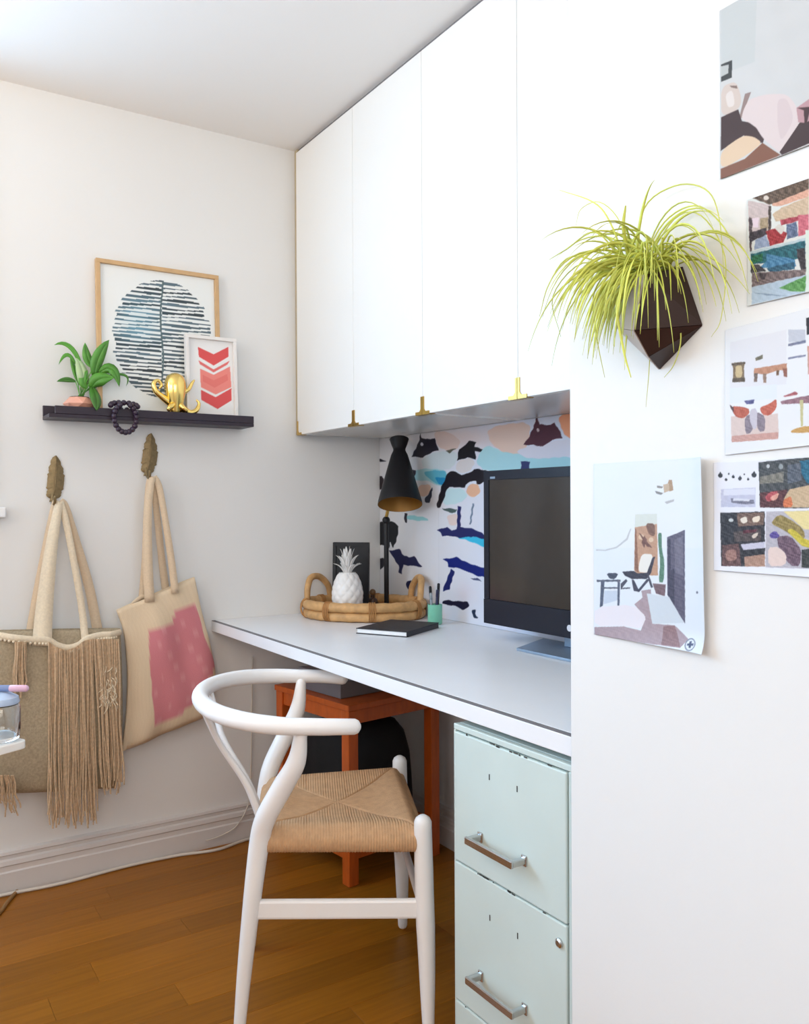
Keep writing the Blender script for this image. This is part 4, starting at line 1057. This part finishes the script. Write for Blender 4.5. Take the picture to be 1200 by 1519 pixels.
fu = [((232, 232, 238), [(160, 330), (740, 200), (740, 760), (160, 800)]), ((128, 106, 78), rndpoly([(175, 540), (310, 530), (300, 620), (312, 735), (185, 740), (195, 620)], 1)), ((206, 184, 140), rndpoly([(210, 570), (285, 565), (285, 690), (215, 695)])), ((96, 80, 62), [(175, 545), (315, 530), (315, 552), (175, 568)]), ((96, 80, 62), [(185, 700), (310, 690), (312, 735), (185, 740)]),
    ((194, 140, 110), [(405, 600), (745, 545), (745, 610), (640, 620), (530, 660), (405, 650)]), ((120, 100, 88), [(405, 650), (445, 645), (435, 735), (405, 735)]), ((150, 124, 106), [(495, 655), (535, 650), (530, 745), (500, 745)]), ((120, 90, 66), [(635, 620), (665, 618), (660, 670), (638, 670)]), ((150, 96, 78), [(700, 600), (745, 600), (748, 690), (715, 680)]), ((110, 104, 84), [(420, 490), (495, 455), (495, 500), (425, 520)]),
    ((200, 204, 216), [(755, 200), (930, 200), (930, 320), (760, 330)]), ((120, 124, 150), [(755, 345), (935, 308), (935, 335), (755, 372)]), ((130, 134, 160), [(755, 485), (935, 455), (935, 475), (755, 505)]), ((36, 32, 40), [(940, 80), (1040, 60), (1040, 240), (945, 255)]), ((210, 160, 146), [(950, 370), (1040, 360), (1040, 640), (960, 660)]),
    ((232, 238, 244), [(160, 800), (640, 760), (640, 900), (160, 960)]), ((224, 204, 198), [(170, 1090), (650, 1060), (660, 1300), (175, 1350)]), ((206, 160, 150), [(175, 1290), (655, 1250), (655, 1320), (180, 1355)]),
    ((188, 96, 74), rndpoly([(170, 980), (350, 1000), (360, 1060), (300, 1110), (230, 1100), (190, 1050)], 1)), ((196, 100, 78), rndpoly([(460, 1000), (560, 960), (640, 905), (635, 1010), (560, 1085), (490, 1070)], 1)), ((90, 62, 62), [(160, 970), (200, 1000), (195, 1050), (170, 1010)]), ((92, 90, 140), [(305, 930), (410, 915), (400, 960), (330, 965)]),
    ((140, 128, 140), rndpoly([(310, 1090), (440, 1040), (520, 1090), (520, 1240), (460, 1250), (420, 1130), (380, 1260), (320, 1270)], 1)), ((206, 200, 212), rndpoly([(365, 1020), (435, 1000), (440, 1200), (400, 1230), (360, 1120)], 1)),
    ((150, 110, 120), [(675, 935), (880, 890), (1040, 860), (1040, 950), (690, 965)]), ((170, 90, 96), rndpoly([(700, 880), (770, 860), (830, 830), (870, 865), (720, 890)])), ((206, 200, 150), [(875, 920), (915, 920), (905, 1190), (885, 1190)]), ((206, 160, 90), rndpoly([(775, 1240), (860, 1200), (1040, 1180), (1040, 1250), (800, 1262)])),
    ((222, 226, 234), [(160, 1475), (1040, 1400), (1040, 1412), (160, 1490)])]
wallsheet('white furniture sheet with stools, orange chairs and a pedestal table', -.724, -.548, 1.205, 1.372, painter((238, 240, 244), [(1060, 460, 6.907, fu)], wob=.15, tex=14), seed=3, tilt=.008)
co = [((238, 240, 250), [(100, 200), (570, 200), (570, 740), (100, 740)]), ((200, 202, 224), [(150, 500), (540, 480), (540, 700), (150, 700)]), ((226, 228, 242), [(180, 500), (530, 490), (540, 560), (180, 570)]), ((120, 120, 140), [(260, 600), (520, 620), (530, 660), (420, 670), (270, 650)]), ((222, 224, 236), [(290, 600), (480, 610), (470, 635), (290, 630)])]
for cx, cy, rr in ((145, 340, 26), (208, 390, 15), (240, 325, 10), (290, 358, 17), (365, 375, 20), (412, 330, 9), (455, 385, 13), (522, 335, 28)):
    co += [((48, 50, 56), [(cx, cy-rr*1.5)]+ell(cx, cy+rr*.2, rr, rr, 12)[:7]+[(cx, cy-rr*1.5)]), ((48, 50, 56), ell(cx, cy+rr*.15, rr, rr*.95))]
co += [((74, 76, 78), [(570, 195), (1200, 130), (1200, 720), (590, 705)]), ((36, 104, 132), [(1040, 180), (1300, 150), (1300, 430), (1120, 430), (1060, 330)]), ((130, 126, 116), [(590, 360), (860, 300), (850, 420), (590, 440)]), ((92, 98, 110), [(900, 230), (1050, 200), (1060, 400), (900, 440)]), ((200, 204, 208), ell(680, 240, 20, 22)), ((150, 158, 160), ell(825, 245, 26, 30)),
    ((92, 50, 52), [(590, 540), (900, 500), (880, 600), (860, 700), (590, 705)]), ((186, 86, 92), rndpoly([(640, 590), (700, 530), (800, 520), (740, 620), (680, 640)], 1)), ((226, 166, 150), rndpoly([(700, 590), (810, 530), (780, 610), (730, 635)], 1)), ((206, 180, 146), [(920, 500), (1300, 420), (1300, 700), (860, 705), (860, 600)]), ((214, 120, 76), rndpoly([(850, 620), (940, 570), (960, 700), (850, 705)], 1)),
    ((238, 240, 248), [(100, 740), (1300, 705), (1300, 740), (650, 750), (100, 765)]),
    ((48, 46, 52), [(140, 765), (645, 750), (645, 1370), (155, 1365)]), ((120, 96, 84), [(330, 770), (640, 760), (630, 900), (340, 920)]), ((240, 230, 214), rndpoly([(360, 830), (440, 800), (450, 870), (390, 890)])), ((240, 226, 206), rndpoly([(500, 820), (590, 790), (590, 860), (510, 880)])), ((200, 206, 206), ell(262, 848, 28, 20)), ((86, 74, 72), [(290, 980), (600, 940), (600, 1080), (300, 1090)]), ((222, 206, 190), rndpoly([(490, 1020), (570, 980), (560, 1030), (510, 1060)])), ((96, 40, 52), [(400, 960), (560, 950), (540, 980), (400, 1000)]),
    ((206, 204, 222), [(370, 1120), (645, 1090), (645, 1160), (400, 1185)]), ((104, 74, 72), [(165, 1130), (350, 1110), (380, 1365), (165, 1365)]), ((160, 120, 110), rndpoly([(200, 1190), (320, 1170), (330, 1300), (210, 1310)])), ((176, 140, 122), [(410, 1260), (645, 1230), (645, 1370), (420, 1370)]),
    ((190, 186, 196), [(660, 750), (1300, 735), (1300, 1400), (650, 1380)]), ((238, 222, 160), [(850, 750), (1300, 735), (1300, 960), (1080, 950), (950, 830)]), ((150, 132, 76), rndpoly([(720, 870), (800, 780), (920, 830), (1080, 950), (1100, 1060), (980, 1040), (860, 960), (740, 900)], 1)), ((206, 190, 66), rndpoly([(890, 960), (960, 940), (1110, 1080), (1300, 1060), (1300, 1150), (1090, 1160), (960, 1040)], 1)), ((92, 76, 150), rndpoly([(690, 1010), (760, 960), (830, 1040), (720, 1060)])),
    ((112, 88, 104), rndpoly([(780, 1030), (930, 1020), (1060, 1180), (1040, 1370), (930, 1360), (800, 1160)], 1)), ((236, 214, 206), rndpoly([(680, 1150), (800, 1150), (890, 1230), (880, 1360), (680, 1370)], 1)), ((60, 62, 60), [(1060, 1180), (1300, 1150), (1300, 1400), (1060, 1380)])]
wallsheet('collage print with tiny pendants above dark interior photos, lowest at right', -.742, -.548, 1.050, 1.196, painter((240, 242, 250), [(1050, 660, 7.593, co)], wob=.15, tex=22), seed=4)
ro_ = [((236, 242, 248), [(60, 60), (900, 60), (900, 700), (60, 700)]), ((196, 200, 206), [(70, 710), (140, 712), (220, 690), (290, 630), (318, 560), (326, 562), (300, 640), (225, 700), (140, 722), (70, 720)]),
    ((222, 228, 222), [(355, 455), (515, 450), (515, 545), (350, 550)]), ((196, 156, 130), [(352, 550), (515, 525), (520, 900), (372, 900), (348, 860)]), ((132, 98, 84), rndpoly([(430, 520), (500, 520), (500, 620), (450, 600)])), ((226, 198, 168), ell(400, 620, 22, 20)), ((120, 84, 76), [(380, 590), (396, 600), (480, 700), (440, 690)]), ((120, 84, 76), [(420, 610), (440, 640), (420, 700), (400, 660)]), ((228, 200, 172), ell(470, 640, 18, 18)), ((146, 104, 84), [(352, 560), (362, 560), (380, 880), (352, 860)]),
    ((240, 238, 232), rndpoly([(398, 740), (490, 745), (460, 880), (372, 878)], 2)), ((60, 58, 74), [(262, 872), (345, 866), (372, 884), (440, 880), (480, 770), (500, 760), (470, 880), (440, 925), (330, 925), (280, 900)]),
    ((70, 70, 88), [(330, 930), (345, 930), (380, 1000), (440, 925), (460, 930), (385, 1020), (345, 1012)]), ((80, 80, 96), [(250, 960), (290, 925), (300, 940), (262, 990), (320, 985), (318, 995), (252, 1000)]), ((80, 80, 96), [(440, 900), (455, 900), (485, 985), (470, 990)]),
    ((70, 74, 92), rndpoly([(145, 882), (235, 882), (212, 925), (170, 925)], 1)), ((92, 98, 116), [(75, 932), (250, 930), (250, 944), (75, 946)]), ((86, 94, 116), [(105, 945), (132, 945), (120, 1120), (98, 1132)]), ((86, 94, 116), [(228, 945), (246, 945), (240, 1140), (226, 1150)]), ((92, 98, 116), [(110, 985), (245, 985), (245, 996), (110, 996)]), ((204, 216, 234), [(130, 1010), (228, 1010), (226, 1080), (124, 1110)]),
    ((92, 134, 112), rndpoly([(523, 590), (550, 590), (548, 700), (568, 800), (562, 950), (524, 950), (538, 800), (522, 660)], 1)), ((122, 100, 108), [(482, 958), (577, 965), (570, 1052), (505, 1030)]),
    ((100, 96, 116), [(588, 622), (720, 568), (720, 1250), (650, 1150), (588, 1040)]), ((72, 70, 90), [(594, 640), (614, 632), (614, 860), (640, 850), (640, 1120), (594, 1040)]), ((120, 116, 134), [(640, 640), (705, 612), (708, 900), (645, 880)]),
    ((176, 158, 166), [(400, 1010), (470, 1000), (480, 1250), (640, 1262), (750, 1360), (700, 1425), (400, 1385), (60, 1335), (60, 1275), (270, 1270), (400, 1300), (430, 1200), (350, 1110), (410, 1060)]), ((150, 120, 124), [(560, 1270), (640, 1262), (700, 1420), (560, 1400)]),
    ((214, 224, 234), [(440, 1030), (600, 1055), (712, 1245), (480, 1250)]), ((240, 236, 244), rndpoly([(60, 1130), (340, 1110), (440, 1200), (400, 1290), (280, 1265), (60, 1270)], 1)),
    ((180, 152, 124), [(600, 205), (622, 205), (632, 280), (606, 290), (590, 240)]), ((150, 146, 142), [(515, 245), (560, 255), (550, 268), (515, 262)]), ((140, 140, 140), [(500, 285), (560, 300), (545, 314), (510, 305)]), ((206, 184, 160), [(560, 240), (600, 230), (605, 285), (565, 300)]), ((190, 190, 194), [(570, 365), (640, 345), (636, 362), (585, 380)]),
    ((130, 138, 156), ell(772, 1400, 42, 46)), ((228, 236, 248), ell(772, 1400, 33, 37)), ((84, 92, 120), [(764, 1376), (781, 1376), (781, 1424), (764, 1424)]), ((84, 92, 120), [(748, 1392), (798, 1392), (798, 1408), (748, 1408)]), ((120, 124, 140), ell(822, 1022, 9, 9))]
wallsheet('white room interior print with cactus and dark door, below the hanging plant', -.966, -.752, .935, 1.204, painter((232, 240, 249), [(870, 670, 4.9, ro_)], wob=.1, tex=10), seed=5, cm=.014)

# ------------------------------------------------------------------ wall planter and spider plant
Pw = lambda px, py, y_=YP-.0008: at(px, py, Y=y_)
hp = thing('wall_planter', 'faceted dark brown planter on the right wall, its light-catching left facets coloured beige', 'planter', Pw(975, 470))
c_tr, c_r, c_b, c_l, c_tl = Pw(1012, 396), Pw(1041, 482), Pw(978, 547), Pw(916, 486), Pw(926, 404)
d_m, d_t = at(941, 490, Y=YP-.072), at(957, 408, Y=YP-.072); d_l = at(962, 528, Y=YP-.040)
def facets(nm, fs, m_, lab=None):
    mb = MB()
    for f in fs: mb.add(f, [tuple(range(len(f)))])
    return mb.build(nm, m_, hp, solid=.003, label=lab)
facets('dark_facets', [(d_t, c_tr, c_r, d_m), (d_m, c_r, d_l), (c_r, c_b, d_l)], PLANTD, 'dark brown facets')
facets('lit_facets', [(c_tl, d_t, d_m, c_l), (c_l, d_m, d_l), (c_l, d_l, c_b)], PLANTLIT, 'left facets coloured beige as if catching the light')  # light on the left side is painted in as a paler colour
facets('back_plate', [(c_tl, c_l, c_b, c_r, c_tr)], PLANTD)
facets('soil', [tuple(q-z0*.010 for q in (c_tl*.9+d_t*.1, d_t*.9+c_tl*.05+c_tr*.05, c_tr*.9+d_t*.1))], SOIL)
ctr = (c_tl+c_tr+d_t)/3+z0*.0
pl = thing('spider_plant', 'yellow-green grassy spider plant growing from the wall planter', 'plant', ctr-z0*.005)
rg = np.random.default_rng(12)
def blade(p0, ang, el, L_, wd, droop):
    """ang: heading in the wall plane frame (x,y), el elevation"""
    d = np.array((math.cos(ang)*math.cos(el), math.sin(ang)*math.cos(el), math.sin(el))); n = 14; p_ = np.array(p0, float); P = [p_.copy()]
    for i in range(n):
        d = d+np.array((0, 0, -droop/n)); d /= np.linalg.norm(d); p_ = p_+d*L_/n
        if p_[1] > YP-.004: p_[1] = YP-.004; d[1] = min(d[1], -.02)
        P.append(p_.copy())
    A = []; B = []
    for i, q in enumerate(P):
        t_ = P[min(i+1, n)]-P[max(i-1, 0)]; t_ /= np.linalg.norm(t_)+1e-9; vw = q-CC; vw /= np.linalg.norm(vw)
        sd = np.cross(t_, vw*.6+np.array((.3, .6, .5))); sd /= np.linalg.norm(sd)+1e-9; w_ = wd*(.65+.5*math.sin(math.pi*min(1, i/n*1.1)))*(1-(i/n)**4*.9)
        A.append(q+sd*w_); B.append(q-sd*w_)
    MB().strip(A, B).build('leaf', SPIDER, pl, smooth=True, solid=.0005, ang=80)
for k in range(165):
    u = rg.uniform(); p0 = ctr+np.array((rg.uniform(-.030, .030), rg.uniform(-.024, .018), -.006)); p0[1] = min(p0[1], YP-.008)
    kind = k % 5
    ang = rg.uniform(math.pi*.98, 1.80*math.pi)
    if kind < 2: blade(p0, rg.uniform(math.pi*.95, 2.0*math.pi), rg.uniform(.75, 1.35), rg.uniform(.10, .18), rg.uniform(.0011, .0021), rg.uniform(2.0, 4.0))
    elif kind == 2: blade(p0, ang, rg.uniform(.3, 1.0), rg.uniform(.11, .19), rg.uniform(.0011, .0021), rg.uniform(2.4, 4.2))
    elif kind == 3: blade(p0, ang, rg.uniform(-.2, .5), rg.uniform(.08, .15), rg.uniform(.0011, .002), rg.uniform(2.2, 4))
    else: blade(p0, rg.choice([math.pi+rg.uniform(-.0, .5), -rg.uniform(0, .45)]), rg.uniform(.6, 1.3), rg.uniform(.14, .23), rg.uniform(.0009, .0015), rg.uniform(2.2, 3.6))
def curve_leaf(pts, wd, yy):
    P = spline([at(x_, y_, Y=y2) for (x_, y_), y2 in zip(pts, yy)], 5); A = []; B = []
    for i, q in enumerate(P):
        t_ = P[min(i+1, len(P)-1)]-P[max(i-1, 0)]; t_ /= np.linalg.norm(t_); sd = np.cross(t_, q-CC); sd /= np.linalg.norm(sd); w_ = wd*(1-(i/len(P))**3*.85)
        A.append(q+sd*w_); B.append(q-sd*w_)
    MB().strip(A, B).build('leaf', SPIDER, pl, smooth=True, solid=.0005, ang=80)
for pts, wd in (([(945, 395), (955, 310), (1000, 276), (1045, 280), (1066, 320), (1075, 420)], .0011), ([(950, 395), (985, 330), (1030, 305), (1068, 330), (1095, 380), (1110, 432)], .0011), ([(955, 395), (1000, 325), (1040, 320), (1075, 380), (1070, 470), (1055, 500)], .0009),
                ([(930, 395), (905, 330), (880, 300), (830, 282)], .0012), ([(935, 390), (920, 330), (890, 300), (862, 310), (854, 335)], .0007), ([(950, 405), (960, 370), (1010, 365), (1050, 380), (1090, 410), (1112, 436)], .0010), ([(930, 400), (885, 345), (840, 370), (815, 385)], .0012),
                ([(925, 405), (850, 380), (815, 420), (800, 470)], .0012), ([(930, 410), (865, 390), (820, 440), (832, 500)], .0010), ([(935, 395), (925, 340), (928, 305)], .0028), ([(935, 420), (915, 450), (925, 520), (936, 560)], .0020), ([(900, 400), (880, 440), (885, 500), (897, 560)], .0010),
                ([(955, 415), (975, 450), (965, 520), (962, 560), (958, 604)], .0008), ([(965, 410), (1000, 440), (1010, 500), (1000, 540), (985, 560)], .0010)):
    n_ = len(pts); curve_leaf(pts, wd, [YP-.045]+[YP-.075 if (pts[i][0] < 940) else YP-.02 for i in range(1, n_)])

# ------------------------------------------------------------------ white table corner in the left foreground with what stands on it
K = at(42, 1097, Z=.75); eu = np.array((.46, -.888, 0)); ev = np.array((-.888, -.46, 0))
wt = thing('white_table', 'corner of a white table at the left edge of the photo', 'table', (K[0]+.2, K[1]-.6, 0))
mb = MB(); rc = .012; pl_ = []
for c_, a0 in (((rc, rc), 180), ((1.1, rc), 270), ((1.1, .70), 0), ((rc, .70), 90)):
    for q in range(7):
        a_ = math.radians(a0+90*q/6); pl_.append(K+eu*(c_[0]+rc*math.cos(a_))+ev*(c_[1]+rc*math.sin(a_)))
mb.prism([p_-z0*.014 for p_ in pl_], (0, 0, .014)); mb.build('table_top', GLOSSW, wt, bev=.002)
for a_, b_ in ((.26, .16), (.16, .60), (1.0, .10), (1.0, .60)):
    c = K+eu*a_+ev*b_; MB().tube([np.array((c[0], c[1], .012)), np.array((c[0], c[1], .722))], [.012, .018], 12).build('leg', WOODLT, wt, smooth=True)
gp = at(2, 1098, Z=.7505)
gj = thing('glass_jar', 'clear glass jar with blue lid on the white table corner', 'jar', gp)
MB().lathe([(.024, 0), (.029, .004), (.030, .02), (.030, .056), (.027, .061), (.0255, .059), (.0280, .054), (.0275, .018), (.024, .008), (.001, .007)], gp, n=32, close=False).build('jar_body', GLASS, gj, smooth=True, ang=50)
MB().lathe([(.028, .0615), (.029, .064), (.027, .072), (.015, .079), (.006, .081)], gp, n=28).build('lid', mat('lid_blue', (176, 196, 224), .3), gj, smooth=True)
pnp = thing('pink_pen', 'pink and blue pen lying across the blue jar lid', 'pen', gp+z0*.1)
pa = gp+z0*.0875-r0*.05; pb2 = gp+z0*.0865+r0*.042
MB().tube([pa, pa+(pb2-pa)*.7], .0055, 12).build('barrel', PENB, pnp, smooth=True); MB().tube([pa+(pb2-pa)*.72, pb2], .0058, 12).build('cap', PENP, pnp, smooth=True)

# made-up uplighter outside the view, added to brighten and warm the ceiling
ux, uy = -1.6, -1.0
cl = thing('fill_uplighter', 'added unseen brass uplighter brightening the ceiling, beyond the white table', 'lamp', (ux, uy, 0))
MB().lathe([(.14, 0), (.14, .015), (.02, .03)], (ux, uy, 0), n=32).build('base', BRASS, cl, smooth=True)
MB().tube([(ux, uy, .03), (ux, uy, 1.62)], .011, 12).build('pole', BRASS, cl, smooth=True)
MB().lathe([(.02, 0), (.10, .04), (.17, .10), (.175, .10), (.10, .03), (.02, -.01)], (ux, uy, 1.62), n=36).build('bowl_shade', BRASS, cl, smooth=True)
area('ceiling_fill_light', (ux, uy, 1.73), (ux+.12, uy+.35, 2.4), .26, .26, 25, (1.0, .79, .56))  # added fill light thrown up at the ceiling

bpy.context.view_layer.update()
